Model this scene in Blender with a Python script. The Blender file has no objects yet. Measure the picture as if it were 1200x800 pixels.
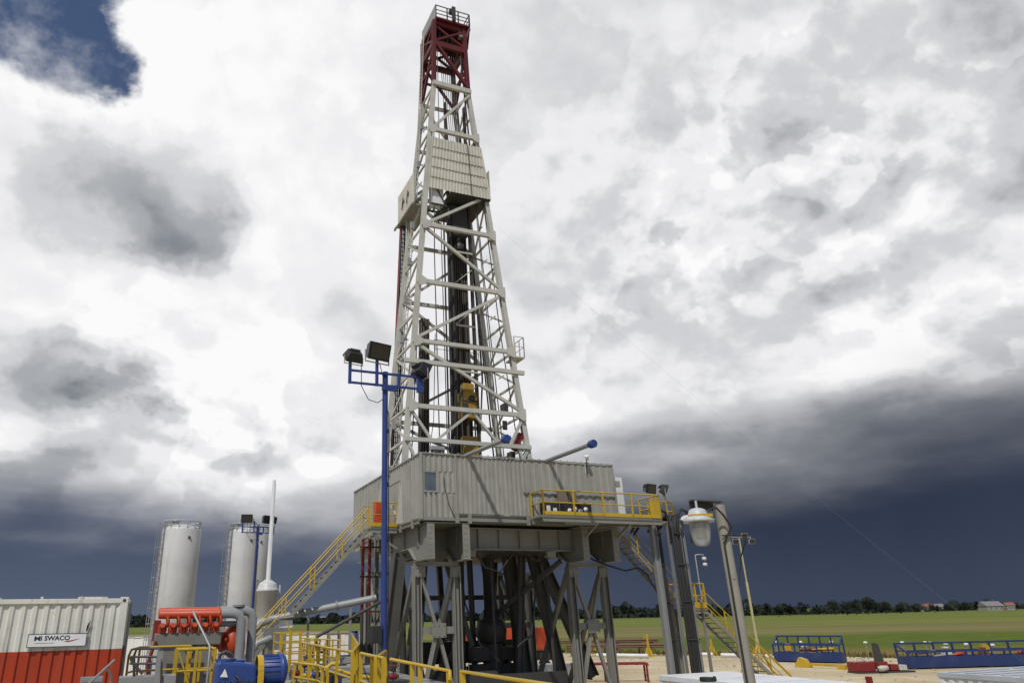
import bpy, bmesh, math, random
from mathutils import Vector, Matrix
random.seed(7)
S = bpy.context.scene
COL = S.collection
R = math.radians

# ------------------------------------------------------------------ camera
PITCH = math.atan(320/814.0)
ROLL = R(1.1)
EYE = 4.5
cd = bpy.data.cameras.new('camera'); cam = bpy.data.objects.new('camera', cd); COL.objects.link(cam)
cd.sensor_width = 36.0; cd.lens = 36.0*814/1200; cd.shift_x = 97/1200.0; cd.clip_end = 20000; cd.clip_start = 0.1
cam.location = (0, 0, EYE)
_f = Vector((0, math.cos(PITCH), math.sin(PITCH))); _u0 = Vector((0, -math.sin(PITCH), math.cos(PITCH))); _r0 = Vector((1, 0, 0))
_r = _r0*math.cos(ROLL) - _u0*math.sin(ROLL); _u = _u0*math.cos(ROLL) + _r0*math.sin(ROLL)
cam.matrix_world = Matrix(((_r.x, _u.x, -_f.x, 0), (_r.y, _u.y, -_f.y, 0), (_r.z, _u.z, -_f.z, EYE), (0, 0, 0, 1)))
S.camera = cam
def ray(x, y): return _f + _r*((x-503)/814) + _u*((400-y)/814)
def azel(x, y):
    d = ray(x, y).normalized()
    return math.degrees(math.atan2(d.x, d.y)), math.degrees(math.asin(d.z))

# ------------------------------------------------------------------ view
S.view_settings.view_transform = 'Standard'
S.view_settings.look = 'None'
S.view_settings.exposure = 0.0
S.view_settings.gamma = 1.0
S.view_settings.use_curve_mapping = False

# ------------------------------------------------------------------ node arithmetic
class N:
    """a node socket one can do arithmetic with"""
    def __init__(s, nt, sock): s.nt = nt; s.k = sock
    def _m(s, op, b=None, c=None, clamp=False):
        n = s.nt.nodes.new('ShaderNodeMath'); n.operation = op; n.use_clamp = clamp
        for i, v in enumerate((s, b, c)):
            if v is None: continue
            if isinstance(v, N): s.nt.links.new(v.k, n.inputs[i])
            else: n.inputs[i].default_value = v
        return N(s.nt, n.outputs[0])
    def __add__(s, b): return s._m('ADD', b)
    __radd__ = __add__
    def __mul__(s, b): return s._m('MULTIPLY', b)
    __rmul__ = __mul__
    def __sub__(s, b): return s._m('SUBTRACT', b)
    def __rsub__(s, b): return (s*-1.0) + b
    def __truediv__(s, b): return s._m('DIVIDE', b)
    def abs(s): return s._m('ABSOLUTE')
    def pow(s, b): return s._m('POWER', b)
    def min(s, b): return s._m('MINIMUM', b)
    def max(s, b): return s._m('MAXIMUM', b)
    def step(s, a, b, typ='SMOOTHSTEP', lo=0.0, hi=1.0):
        n = s.nt.nodes.new('ShaderNodeMapRange'); n.interpolation_type = typ
        s.nt.links.new(s.k, n.inputs[0])
        for i, v in ((1, a), (2, b), (3, lo), (4, hi)):
            if isinstance(v, N): s.nt.links.new(v.k, n.inputs[i])
            else: n.inputs[i].default_value = v
        return N(s.nt, n.outputs[0])
def vec(nt, x, y, z=0.0):
    n = nt.nodes.new('ShaderNodeCombineXYZ')
    for i, v in enumerate((x, y, z)):
        if isinstance(v, N): nt.links.new(v.k, n.inputs[i])
        else: n.inputs[i].default_value = v
    return n.outputs[0]
def noise(nt, v, scale, detail=6.0, rough=0.55, dist=0.0, lac=2.0, dims='3D'):
    n = nt.nodes.new('ShaderNodeTexNoise'); n.noise_dimensions = dims
    if v is not None: nt.links.new(v, n.inputs['Vector'])
    n.inputs['Scale'].default_value = scale; n.inputs['Detail'].default_value = detail
    n.inputs['Roughness'].default_value = rough; n.inputs['Distortion'].default_value = dist; n.inputs['Lacunarity'].default_value = lac
    return N(nt, n.outputs[0])
def mixc(nt, f, a, b):
    n = nt.nodes.new('ShaderNodeMix'); n.data_type = 'RGBA'
    if isinstance(f, N): nt.links.new(f.k, n.inputs[0])
    else: n.inputs[0].default_value = f
    for i, v in ((6, a), (7, b)):
        if isinstance(v, (tuple, list)): n.inputs[i].default_value = (*v[:3], 1)
        else: nt.links.new(v, n.inputs[i])
    return n.outputs[2]
def lin(r, g, b):
    f = lambda c: (c/255/12.92) if c <= 10 else ((c/255+0.055)/1.055)**2.4
    return (f(r), f(g), f(b))

# ------------------------------------------------------------------ sun and sky
SUN_EL = R(52); SUN_AZ = R(180+19)          # behind the camera, a little to its left
sd = bpy.data.lights.new('sun', 'SUN'); sun = bpy.data.objects.new('sun', sd); COL.objects.link(sun)
sd.energy = 2.9; sd.angle = R(0.8); sd.color = (1.0, 0.955, 0.88)
_sdir = Vector((math.cos(SUN_EL)*math.sin(SUN_AZ), math.cos(SUN_EL)*math.cos(SUN_AZ), math.sin(SUN_EL)))
sun.rotation_euler = _sdir.to_track_quat('Z', 'Y').to_euler(); sun.location = (-20, -30, 60)

W = bpy.data.worlds.new('World'); S.world = W; W.use_nodes = True
nt = W.node_tree; nt.nodes.clear()
out = nt.nodes.new('ShaderNodeOutputWorld'); bg = nt.nodes.new('ShaderNodeBackground'); bg.inputs[1].default_value = 0.1
nt.links.new(bg.outputs[0], out.inputs[0])
sky = nt.nodes.new('ShaderNodeTexSky'); sky.sky_type = 'NISHITA'; sky.sun_disc = False
sky.sun_elevation = SUN_EL; sky.sun_rotation = SUN_AZ; sky.air_density = 1.0; sky.dust_density = 0.3; sky.ozone_density = 2.5
tc = nt.nodes.new('ShaderNodeTexCoord'); sp = nt.nodes.new('ShaderNodeSeparateXYZ')
nt.links.new(tc.outputs['Generated'], sp.inputs[0])
dx, dy, dz = (N(nt, sp.outputs[i]) for i in range(3))
az = dx._m('ARCTAN2', dy)*(180/math.pi)
el = dz.min(0.9999).max(-0.9999)._m('ARCSINE')*(180/math.pi)
DV = tc.outputs['Generated']
# warped coordinates (degrees) give the cloud masses their ragged edges
w1 = noise(nt, vec(nt, dx*1.0, dy*1.0, dz*1.3), 5.0, 7.0, 0.56)
w2 = noise(nt, vec(nt, dx+7.3, dy-3.1, dz*1.3+4.0), 5.0, 7.0, 0.56)
azw = az + (w1-0.5)*19.0
elw = el + (w2-0.5)*13.0
def blob(x, y, rx, ry, soft=0.55, rot=0.0, warp=1.0):
    """a cloud mass centred on a direction: 1 inside, falling to 0 at its rim"""
    a, e = azel(x, y)
    u, v = (azw-a), (elw-e)
    c, s_ = math.cos(R(rot)), math.sin(R(rot))
    p = (u*c+v*s_)/rx; q = (v*c-u*s_)/ry
    d = (p*p+q*q).pow(0.5)
    return d.step(1.0+soft*0.5, 1.0-soft)
# billows, lit from above: density here minus density a little higher up
rows = (dz.max(0.0)+0.12).pow(0.5)*1.7                            # cloud rows flatten towards the horizon
def wv_(k): return (w1-0.5)*k
def density(off):
    zz = rows + off
    wv = noise(nt, vec(nt, dx, dy, zz), 2.0, 2.0, 0.5)
    n1 = noise(nt, vec(nt, dx+wv*0.22, dy, zz), 5.5, 8.0, 0.54)
    n2 = (noise(nt, vec(nt, dx+3.0+wv*0.2, dy, zz), 9.0, 6.0, 0.5)-0.5).abs()*1.5
    return n1*0.9 - n2*0.55
lit = density(0.0) - density(0.045)
big = noise(nt, vec(nt, dx+1.7, dy+0.4, dz*1.5), 2.3, 5.0, 0.48)
side = az.step(-22.0, 26.0)                                      # the left part of the sky is brighter than the right
puffy = (blob(960, 230, 24.0, 13.0, 0.9)*0.95 + blob(1120, 400, 10, 5, .9)*0.5 + blob(230, 500, 24, 8, .9)*0.55 + 0.26).min(1.25)
val = 0.905 - side*0.085 + (big-0.5)*0.15 + lit*0.72*puffy - el.step(48.0, 78.0)*0.35  # last term greys the unseen sky overhead to cut light from above
pn = noise(nt, vec(nt, dx+wv_(0.13), dy-0.7, rows*0.95+2.0), 4.6, 10.0, 0.52)      # separate puffs: crisp bright rims, greyer hearts
rim = pn.step(0.500, 0.530) - pn.step(0.525, 0.66)*1.25
val = val + rim*(pn.step(0.44, 0.5)*0.085)*puffy
w3 = noise(nt, vec(nt, dx*1.0, dy*1.0, dz*1.25), 9.0, 6.0, 0.55)
val = val + (w3-0.5)*0.13*(side*0.5+0.5)
# the grey cloud masses in front of the bright ones
val = val - blob(160, 235, 9.2, 6.6, 0.42, -14)*0.15 - blob(185, 262, 6.4, 3.8, 0.9, -18)*0.22 - blob(230, 300, 5, 1.8, .9, -20)*.08
val = val - blob(100, 448, 6.4, 4.4, 0.40, -20)*0.16 - blob(120, 468, 5.0, 1.9, 0.7, -14)*0.16 - blob(20, 420, 6.5, 4.0, 0.8)*0.12
val = val - blob(410, 380, 6.0, 2.6, 0.9)*0.09 - blob(270, 530, 6.0, 1.4, 0.9)*0.16 - blob(10, 545, 5, 1.8, .9)*0.2
val = val - blob(900, 330, 10.0, 5.5, 0.9)*0.06 - blob(1170, 70, 9.0, 9.0, 0.9)*0.08 - blob(930, 175, 6, 4, .9)*.05
val = val + blob(200, 345, 9.0, 4.0, 0.9)*0.04 + blob(330, 200, 14, 9, .9)*0.04 + blob(1120, 370, 9, 5, .9)*0.11 + blob(1060, 170, 6, 5, .7)*.10 + blob(700, 480, 7, 2.6, .8)*.12 + blob(640, 470, 5, 3, .8)*.05 + blob(960, 400, 8, 4, .9)*.10
val = val + blob(60, 130, 8.0, 3.0, 0.8)*0.10 + blob(165, 60, 6, 5, .8)*0.08 + blob(250, 430, 10, 4, .9)*.06
# storm: grey towards the horizon, then the dark blue rain curtain
base_el = az.step(6.0, 36.0, 'LINEAR', 8.0, 13.0)
str_ = noise(nt, vec(nt, dx*1.0, dy*1.0, dz*3.4), 3.6, 6.0, 0.52)
e2 = el + (str_-0.5)*9.0 + (big-0.5)*4.0
grey = e2.step(base_el*(1.72-side*0.32), base_el*0.88)
dark = e2.step(base_el*1.45, base_el*0.45)
val = val - grey*0.17
val = val.min(0.97).max(0.25)
rampn = nt.nodes.new('ShaderNodeValToRGB'); nt.links.new(val.k, rampn.inputs[0])
cr = rampn.color_ramp; cr.interpolation = 'EASE'
stops = [(0.25, (82, 88, 100)), (0.45, (124, 129, 137)), (0.62, (168, 171, 175)), (0.78, (208, 209, 212)), (0.90, (238, 238, 240)), (0.97, (251, 251, 251))]
cr.elements[0].position = stops[0][0]; cr.elements[0].color = (*lin(*stops[0][1]), 1)
cr.elements[1].position = stops[-1][0]; cr.elements[1].color = (*lin(*stops[-1][1]), 1)
for p, c in stops[1:-1]:
    e = cr.elements.new(p); e.color = (*lin(*c), 1)
curt = noise(nt, vec(nt, dx*2.2, dy*2.2, dz*1.2), 4.0, 5.0, 0.55)
stormc = mixc(nt, side, lin(74, 84, 106), lin(47, 55, 74))
stormc = mixc(nt, (curt-0.38)*0.8, stormc, lin(62, 71, 90))
hz = el.step(6.5, 0.0)*(0.45-0.28*side)                               # paler rain haze low over the horizon
stormc = mixc(nt, hz, stormc, lin(98, 110, 130))
cloudc = mixc(nt, dark, rampn.outputs[0], stormc)
sc = nt.nodes.new('ShaderNodeVectorMath'); sc.operation = 'SCALE'; nt.links.new(cloudc, sc.inputs[0]); sc.inputs['Scale'].default_value = 10.0
# a hole of clear blue at the upper left, veiled by thin cloud
hole = blob(25, -5, 8.0, 6.4, 0.14).min(1.0)
veil = noise(nt, vec(nt, dx+2.0, dy, dz*1.2), 7.0, 6.0, 0.6).step(0.42, 0.72)
hole = hole*(1.0-veil*0.68)
skys = nt.nodes.new('ShaderNodeVectorMath'); skys.operation = 'MULTIPLY'; nt.links.new(sky.outputs[0], skys.inputs[0]); skys.inputs[1].default_value = (0.72, 0.68, 0.72)
behind = dy.step(0.25, -0.12)*(big.step(0.36, 0.56)*0.35+0.65)          # unseen sky behind the viewer, made clear to lower the fill light
final = mixc(nt, (hole.max(behind)).min(1.0), sc.outputs[0], skys.outputs[0])
nt.links.new(final, bg.inputs[0])

# ================================================================== helpers
def P(x, y, Y=None, z=None):
    """where the sight line through a measured image point meets the upright plane y = Y or the level z"""
    d = ray(x, y); t = (Y/d.y) if Y is not None else ((z-EYE)/d.z)
    return Vector((0, 0, EYE)) + d*t
TH = R(21.5)                                     # the whole drilling site is laid out on one grid turned by this angle
RO = Vector((-0.49, 31.83, 0)); E1 = Vector((math.cos(TH), math.sin(TH), 0)); E2 = Vector((-math.sin(TH), math.cos(TH), 0))
def RG(a, b, z=0.0): return RO + E1*a + E2*b + Vector((0, 0, z))
def toR(p):
    d = Vector(p) - RO
    return Vector((d.dot(E1), d.dot(E2), p[2]))
V = Vector

class MB:
    """collects shapes, then links them as ONE mesh object"""
    def __init__(s, off=(0, 0, 0)): s.v = []; s.f = []; s.sm = []; s.off = V(off)
    def add(s, vs, fs, smooth=False):
        n = len(s.v); s.v += [V(p) for p in vs]; s.f += [tuple(i+n for i in f) for f in fs]; s.sm += [smooth]*len(fs)
        return s
    def box(s, x0, x1, y0, y1, z0, z1):
        return s.add([(x0, y0, z0), (x1, y0, z0), (x1, y1, z0), (x0, y1, z0), (x0, y0, z1), (x1, y0, z1), (x1, y1, z1), (x0, y1, z1)],
                     [(0, 3, 2, 1), (4, 5, 6, 7), (0, 1, 5, 4), (1, 2, 6, 5), (2, 3, 7, 6), (3, 0, 4, 7)])
    def bar(s, p, q, w, h=None, up=(0, 0, 1)):
        p = V(p); q = V(q); h = w if h is None else h
        d = (q-p).normalized(); u = V(up)
        if abs(d.dot(u)) > 0.97: u = V((0, 1, 0))
        r = d.cross(u).normalized(); u = r.cross(d).normalized()
        vs = [c + r*(sx*w/2) + u*(sz*h/2) for c in (p, q) for sx, sz in ((-1, -1), (1, -1), (1, 1), (-1, 1))]
        return s.add(vs, [(0, 1, 2, 3), (7, 6, 5, 4), (0, 4, 5, 1), (1, 5, 6, 2), (2, 6, 7, 3), (3, 7, 4, 0)])
    def hbeam(s, p, q, w, h, t=0.03, up=(0, 0, 1)):
        p = V(p); q = V(q); d = (q-p).normalized(); u = V(up)
        if abs(d.dot(u)) > 0.97: u = V((0, 1, 0))
        r = d.cross(u).normalized(); u = r.cross(d).normalized()
        s.bar(p+u*(h/2-t/2), q+u*(h/2-t/2), w, t, u); s.bar(p-u*(h/2-t/2), q-u*(h/2-t/2), w, t, u)
        return s.bar(p, q, t, h-2*t, u)
    def path(s, pts, r, n=8, smooth=True):
        pts = [V(p) for p in pts]; rings = []; u = None
        for i, p in enumerate(pts):
            d = ((pts[i+1]-p) if i == 0 else (p-pts[i-1]) if i == len(pts)-1 else ((pts[i+1]-p).normalized()+(p-pts[i-1]).normalized()))
            d = d.normalized()
            if u is None: u = d.orthogonal().normalized()
            else:
                u = (u - d*u.dot(d)).normalized()
            w = d.cross(u); rr = r[i] if isinstance(r, (list, tuple)) else r
            rings.append([p + (u*math.cos(2*math.pi*k/n) + w*math.sin(2*math.pi*k/n))*rr for k in range(n)])
        vs = [p for g in rings for p in g]; fs = []
        for i in range(len(pts)-1):
            for k in range(n):
                a = i*n+k; b = i*n+(k+1) % n; fs.append((a, b, b+n, a+n))
        s.add(vs, fs, smooth)
        m = len(vs)-n
        s.add(rings[0], [tuple(range(n-1, -1, -1))]); s.add(rings[-1], [tuple(range(n))])
        return s
    def tube(s, p, q, r, n=10, r2=None): return s.path([p, q], [r, r if r2 is None else r2], n)
    def lathe(s, prof, c=(0, 0, 0), axis=(0, 0, 1), n=24, smooth=True):
        c = V(c); ax = V(axis).normalized(); u = ax.orthogonal().normalized(); w = ax.cross(u)
        vs = []; fs = []
        for r, z in prof:
            vs += [c + ax*z + (u*math.cos(2*math.pi*k/n) + w*math.sin(2*math.pi*k/n))*r for k in range(n)]
        for i in range(len(prof)-1):
            for k in range(n):
                a = i*n+k; b = i*n+(k+1) % n; fs.append((a, b, b+n, a+n))
        s.add(vs, fs, smooth)
        if prof[0][0] > 1e-4: s.add(vs[:n], [tuple(range(n-1, -1, -1))])
        if prof[-1][0] > 1e-4: s.add(vs[-n:], [tuple(range(n))])
        return s
    def extrude(s, poly, vec_):
        vec_ = V(vec_); n = len(poly); a = [V(p) for p in poly]; b = [p+vec_ for p in a]
        fs = [tuple(range(n-1, -1, -1)), tuple(range(n, 2*n))] + [(i, (i+1) % n, n+(i+1) % n, n+i) for i in range(n)]
        return s.add(a+b, fs)
    def corr(s, p, q, z0, z1, pitch=0.28, depth=0.04, flat=0.35, t=0.012, zl=None):
        """corrugated sheet standing on the line p-q (x, y); ribs towards the left of p->q are recessed"""
        p = V((p[0], p[1], 0)); q = V((q[0], q[1], 0)); L = (q-p).length; d = (q-p)/L; nrm = V((d.y, -d.x, 0))
        prof = []; x = 0.0
        while x < L-1e-6:
            for fx, o in ((0, 0), (flat, 0), (0.5, 1), (0.5+flat, 1)):
                xx = x + fx*pitch
                if xx < L: prof.append((xx, -o*depth))
            x += pitch
        prof.append((L, 0))
        vs = []
        for off in (0, -t):
            for x, o in prof:
                b = p + d*x + nrm*(o+off); vs.append((b.x, b.y, z0)); vs.append((b.x, b.y, z1))
        m = len(prof); fs = []
        for i in range(m-1):
            fs.append((2*i, 2*i+2, 2*i+3, 2*i+1)); k = 2*m
            fs.append((k+2*i+1, k+2*i+3, k+2*i+2, k+2*i))
            fs.append((2*i+1, 2*i+3, k+2*i+3, k+2*i+1)); fs.append((2*i, k+2*i, k+2*i+2, 2*i+2))
        return s.add(vs, fs)
    def build(s, name, mat, parent=None, label=None, bevel=0.0):
        me = bpy.data.meshes.new(name); me.from_pydata([tuple(p-s.off) for p in s.v], [], s.f)
        me.polygons.foreach_set('use_smooth', s.sm); me.materials.append(mat); me.update()
        bm = bmesh.new(); bm.from_mesh(me); bmesh.ops.recalc_face_normals(bm, faces=bm.faces); bm.to_mesh(me); bm.free()
        o = bpy.data.objects.new(name, me); COL.objects.link(o)
        if parent is not None: o.parent = parent
        if label: o['label'] = label
        if bevel:
            b = o.modifiers.new('edge', 'BEVEL'); b.width = bevel; b.segments = 2; b.limit_method = 'ANGLE'; b.angle_limit = R(40)
        return o

def tag(o, label, cat, group=None):
    o['label'] = label; o['category'] = cat
    if group: o['group'] = group
    return o
def thing(name, label, cat, loc=(0, 0, 0), rz=0.0, group=None):
    o = bpy.data.objects.new(name, None); COL.objects.link(o); o.empty_display_size = 0.3
    o.location = loc; o.rotation_euler = (0, 0, rz)
    return tag(o, label, cat, group)
def rthing(name, label, cat, base, group=None):
    """a thing on the site grid; its parts are drawn in grid coordinates with MB(base)"""
    return thing(name, label, cat, RG(*base), TH, group)
def tagw(o, base, rz=TH):
    o.location = RG(*base); o.rotation_euler = (0, 0, rz); return o
def dup(root, loc, rz, label=None, group=None):
    r = root.copy(); COL.objects.link(r); r.location = loc; r.rotation_euler = (0, 0, rz)
    if label: r['label'] = label
    if group: r['group'] = group
    for ch in list(root.children):
        c = ch.copy(); COL.objects.link(c); c.parent = r
        for g in ch.children:
            d = g.copy(); COL.objects.link(d); d.parent = c
    return r
def structure(o): o['kind'] = 'structure'; return o

# ================================================================== materials
def newmat(name):
    m = bpy.data.materials.new(name); m.use_nodes = True; nt = m.node_tree
    b = nt.nodes['Principled BSDF']; tc = nt.nodes.new('ShaderNodeTexCoord')
    return m, nt, b, tc.outputs['Object']
def paint(name, col, rough=0.5, metal=0.0, dirt=0.35, rust=0.0, streak=0.4, scale=1.0, dirtcol=(0.10, 0.085, 0.065), bump=0.0):
    m, nt, b, oc = newmat(name)
    mp = nt.nodes.new('ShaderNodeMapping'); nt.links.new(oc, mp.inputs[0]); mp.inputs['Scale'].default_value = (2.6*scale, 2.6*scale, 0.22*scale)
    st = noise(nt, mp.outputs[0], 2.2, 5.0, 0.6)                    # runs and streaks down the face
    bl = noise(nt, oc, 0.9*scale, 6.0, 0.6)                         # broad weathering
    sp_ = noise(nt, oc, 7.0*scale, 5.0, 0.65)                       # specks
    c = mixc(nt, bl.step(0.3, 0.7), tuple(x*0.86 for x in col), tuple(min(1, x*1.06) for x in col))
    f = ((st.step(0.50, 0.78)*streak) + (bl.step(0.52, 0.8)*0.5) + (sp_.step(0.58, 0.8)*0.5))*dirt
    c = mixc(nt, f.min(0.9), c, dirtcol)
    if rust:
        rn = noise(nt, oc, 2.4*scale, 8.0, 0.68)
        c = mixc(nt, rn.step(0.66-0.1*rust, 0.74)*min(1, rust*1.6), c, (0.16, 0.065, 0.03))
    nt.links.new(c, b.inputs['Base Color'])
    rr = (bl-0.5)*0.3 + rough
    nt.links.new(rr.k, b.inputs['Roughness']); b.inputs['Metallic'].default_value = metal
    if bump:
        bn = nt.nodes.new('ShaderNodeBump'); bn.inputs['Strength'].default_value = bump; bn.inputs['Distance'].default_value = 0.02
        nt.links.new(sp_.k, bn.inputs['Height']); nt.links.new(bn.outputs[0], b.inputs['Normal'])
    return m
M = {}
M['mast'] = paint('mast_cream_paint', (0.50, 0.497, 0.45), 0.5, dirt=0.6, rust=0.4)
M['mastw'] = paint('windbreak_cream_paint', (0.54, 0.525, 0.45), 0.55, dirt=0.5, rust=0.55)
M['red'] = paint('crown_red_paint', (0.105, 0.006, 0.007), 0.5, dirt=0.5)
M['steel'] = paint('rig_grey_paint', (0.235, 0.233, 0.205), 0.5, dirt=0.65, rust=0.35)
M['wall'] = paint('wall_grey_paint', (0.315, 0.312, 0.28), 0.5, dirt=0.6, streak=0.9, rust=0.12)
M['wallw'] = paint('white_sheet_paint', (0.72, 0.72, 0.70), 0.5, dirt=0.3)
M['strut'] = paint('shade_darkened_grey_paint', (0.085, 0.083, 0.074), 0.5, dirt=0.6, rust=0.35)  # rig grey darkened to carry the shade under the floor, plus dirt and rust
M['pale'] = paint('faded_yellow', (0.46, 0.42, 0.22), 0.5, dirt=0.5, scale=3)
M['engine'] = paint('oily_engine_grey', (0.20, 0.19, 0.165), 0.45, dirt=0.9, rust=0.4, scale=2)
M['gold'] = paint('oily_gold_paint', (0.36, 0.22, 0.02), 0.4, dirt=0.9, rust=0.3, scale=2)
M['bask'] = paint('basket_blue_paint', (0.012, 0.032, 0.13), 0.5, dirt=0.6, rust=0.2)
M['dark'] = paint('dark_grease_steel', (0.045, 0.043, 0.04), 0.55, dirt=0.3)
M['black'] = paint('black_rubber', (0.018, 0.018, 0.019), 0.6, dirt=0.3, dirtcol=(0.07, 0.065, 0.06))
M['pipe'] = paint('drill_pipe_steel', (0.075, 0.06, 0.048), 0.5, metal=0.3, dirt=0.5, rust=0.5)
M['galv'] = paint('galvanised_steel', (0.30, 0.31, 0.315), 0.45, metal=0.3, dirt=0.35)
M['greyp'] = paint('grey_pipe_paint', (0.28, 0.29, 0.29), 0.42, dirt=0.4)
M['yellow'] = paint('safety_yellow_paint', (0.50, 0.33, 0.018), 0.45, dirt=0.4, rust=0.25, scale=2)
M['blue'] = paint('pole_blue_paint', (0.018, 0.042, 0.19), 0.42, dirt=0.25, scale=2)
M['blue2'] = paint('pump_blue_paint', (0.015, 0.05, 0.22), 0.42, dirt=0.7, rust=0.15, scale=2)
M['orange'] = paint('engine_orange_paint', (0.50, 0.06, 0.014), 0.45, dirt=0.8, scale=2)
M['silo'] = paint('silo_white_paint', (0.55, 0.56, 0.56), 0.42, dirt=0.25, streak=0.8, scale=0.6)
M['hood'] = paint('lamp_hood_white', (0.50, 0.52, 0.54), 0.45, dirt=0.5, scale=5)
M['white'] = paint('white_paint', (0.72, 0.73, 0.72), 0.45, dirt=0.25)
M['roofw'] = paint('cabin_roof_white', (0.66, 0.68, 0.70), 0.55, dirt=0.35, scale=0.8)
M['roofg'] = paint('cabin_roof_grey', (0.42, 0.45, 0.48), 0.5, dirt=0.4, scale=0.8)
M['contw'] = paint('container_white', (0.64, 0.64, 0.585), 0.5, dirt=0.5, streak=0.9, rust=0.22)
M['contr'] = paint('container_red', (0.38, 0.036, 0.006), 0.5, dirt=0.35, streak=0.6)
M['red2'] = paint('skid_red_paint', (0.20, 0.014, 0.014), 0.5, dirt=0.5)
M['rust'] = paint('rusty_pipe', (0.15, 0.075, 0.05), 0.7, dirt=0.5, rust=0.5)
M['grate'] = paint('tank_top_steel', (0.25, 0.255, 0.25), 0.6, dirt=0.6, rust=0.3)
M['lamp'] = paint('floodlight_body', (0.013, 0.013, 0.015), 0.45, dirt=0.3, scale=4)
M['chrome'] = paint('bare_steel', (0.45, 0.45, 0.45), 0.3, metal=0.8, dirt=0.3, scale=2)
M['ink'] = paint('sign_black_ink', (0.02, 0.02, 0.025), 0.5, dirt=0.0)
M['signw'] = paint('sign_white', (0.74, 0.75, 0.76), 0.4, dirt=0.12)
def glass(name, col, rough=0.08, trans=0.0, alpha=1.0):
    m, nt, b, oc = newmat(name)
    n1 = noise(nt, oc, 3.0, 4.0, 0.5)
    c = mixc(nt, n1.step(0.3, 0.7), tuple(x*0.8 for x in col), tuple(min(1, x*1.15) for x in col))
    nt.links.new(c, b.inputs['Base Color']); b.inputs['Roughness'].default_value = rough
    b.inputs['Transmission Weight'].default_value = trans; b.inputs['Specular IOR Level'].default_value = 0.6
    return m
M['glass'] = glass('window_glass', (0.10, 0.12, 0.14), 0.05)
M['lens'] = glass('floodlight_glass', (0.02, 0.021, 0.023), 0.12)
M['globe'] = glass('frosted_lamp_glass', (0.50, 0.52, 0.50), 0.35, 0.8)

# ground materials ------------------------------------------------------
def field_mat():
    m, nt, b, oc = newmat('field_grass')
    sp_ = nt.nodes.new('ShaderNodeSeparateXYZ'); nt.links.new(oc, sp_.inputs[0])
    x = N(nt, sp_.outputs[0]); y = N(nt, sp_.outputs[1])
    s = (y*0.93 + x*0.16)
    lo = noise(nt, vec(nt, x*0.008, y*0.02), 1.0, 5.0, 0.6)
    s2 = s + (lo-0.5)*90.0
    fine = noise(nt, oc, 0.35, 8.0, 0.7); mid = noise(nt, oc, 0.03, 6.0, 0.6)
    rows = noise(nt, vec(nt, x*0.003, y*0.06), 1.0, 4.0, 0.6)
    g1 = mixc(nt, fine.step(0.3, 0.7), (0.066, 0.094, 0.011), (0.105, 0.138, 0.019))
    g1 = mixc(nt, mid.step(0.45, 0.75)*0.6, g1, (0.085, 0.10, 0.026))
    tan = mixc(nt, rows.step(0.35, 0.65), (0.13, 0.122, 0.04), (0.18, 0.165, 0.062))
    g2 = mixc(nt, rows.step(0.4, 0.62), (0.095, 0.125, 0.024), (0.155, 0.17, 0.038))
    c = mixc(nt, s2.step(130.0, 150.0), g1, tan)
    c = mixc(nt, s2.step(205.0, 245.0), c, g2)
    edge = s + (fine-0.5)*14.0
    c = mixc(nt, edge.step(98.0, 84.0)*0.75, c, (0.19, 0.135, 0.045))       # dry weeds along the pad
    nt.links.new(c, b.inputs['Base Color']); b.inputs['Roughness'].default_value = 0.95; b.inputs['Specular IOR Level'].default_value = 0.1
    bn = nt.nodes.new('ShaderNodeBump'); bn.inputs['Strength'].default_value = 0.6; bn.inputs['Distance'].default_value = 0.3
    nt.links.new(fine.k, bn.inputs['Height']); nt.links.new(bn.outputs[0], b.inputs['Normal'])
    return m
def pad_mat():
    m, nt, b, oc = newmat('sand_and_gravel')
    a = noise(nt, oc, 0.12, 7.0, 0.62); f = noise(nt, oc, 6.0, 8.0, 0.7)
    mp = nt.nodes.new('ShaderNodeMapping'); nt.links.new(oc, mp.inputs[0]); mp.inputs['Rotation'].default_value = (0, 0, R(-20)); mp.inputs['Scale'].default_value = (0.05, 0.7, 1)
    tr = noise(nt, mp.outputs[0], 1.0, 5.0, 0.6)                       # wheel tracks
    c = mixc(nt, a.step(0.3, 0.7), (0.40, 0.325, 0.20), (0.56, 0.48, 0.33))
    c = mixc(nt, tr.step(0.52, 0.7)*0.55, c, (0.25, 0.195, 0.125))
    c = mixc(nt, f.step(0.55, 0.8)*0.4, c, (0.22, 0.19, 0.14))
    nt.links.new(c, b.inputs['Base Color']); b.inputs['Roughness'].default_value = 0.95; b.inputs['Specular IOR Level'].default_value = 0.15
    bn = nt.nodes.new('ShaderNodeBump'); bn.inputs['Strength'].default_value = 0.5; bn.inputs['Distance'].default_value = 0.05
    nt.links.new(f.k, bn.inputs['Height']); nt.links.new(bn.outputs[0], b.inputs['Normal'])
    return m
def leaf_mat(name, a, bcol):
    m, nt, b, oc = newmat(name)
    n1 = noise(nt, oc, 0.7, 5.0, 0.6)
    oi = nt.nodes.new('ShaderNodeObjectInfo'); rnd = N(nt, oi.outputs['Random'])
    c = mixc(nt, (n1.step(0.3, 0.7)*0.7 + rnd*0.3), a, bcol)
    nt.links.new(c, b.inputs['Base Color']); b.inputs['Roughness'].default_value = 0.8; b.inputs['Specular IOR Level'].default_value = 0.15
    return m
M['leaf'] = leaf_mat('tree_leaves', (0.012, 0.017, 0.012), (0.024, 0.031, 0.018))
M['leaf2'] = leaf_mat('hedge_leaves', (0.013, 0.018, 0.015), (0.022, 0.029, 0.020))  # leaf colours pushed slightly towards blue to stand for distance haze
M['bark'] = paint('bark', (0.06, 0.045, 0.035), 0.9)
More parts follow.
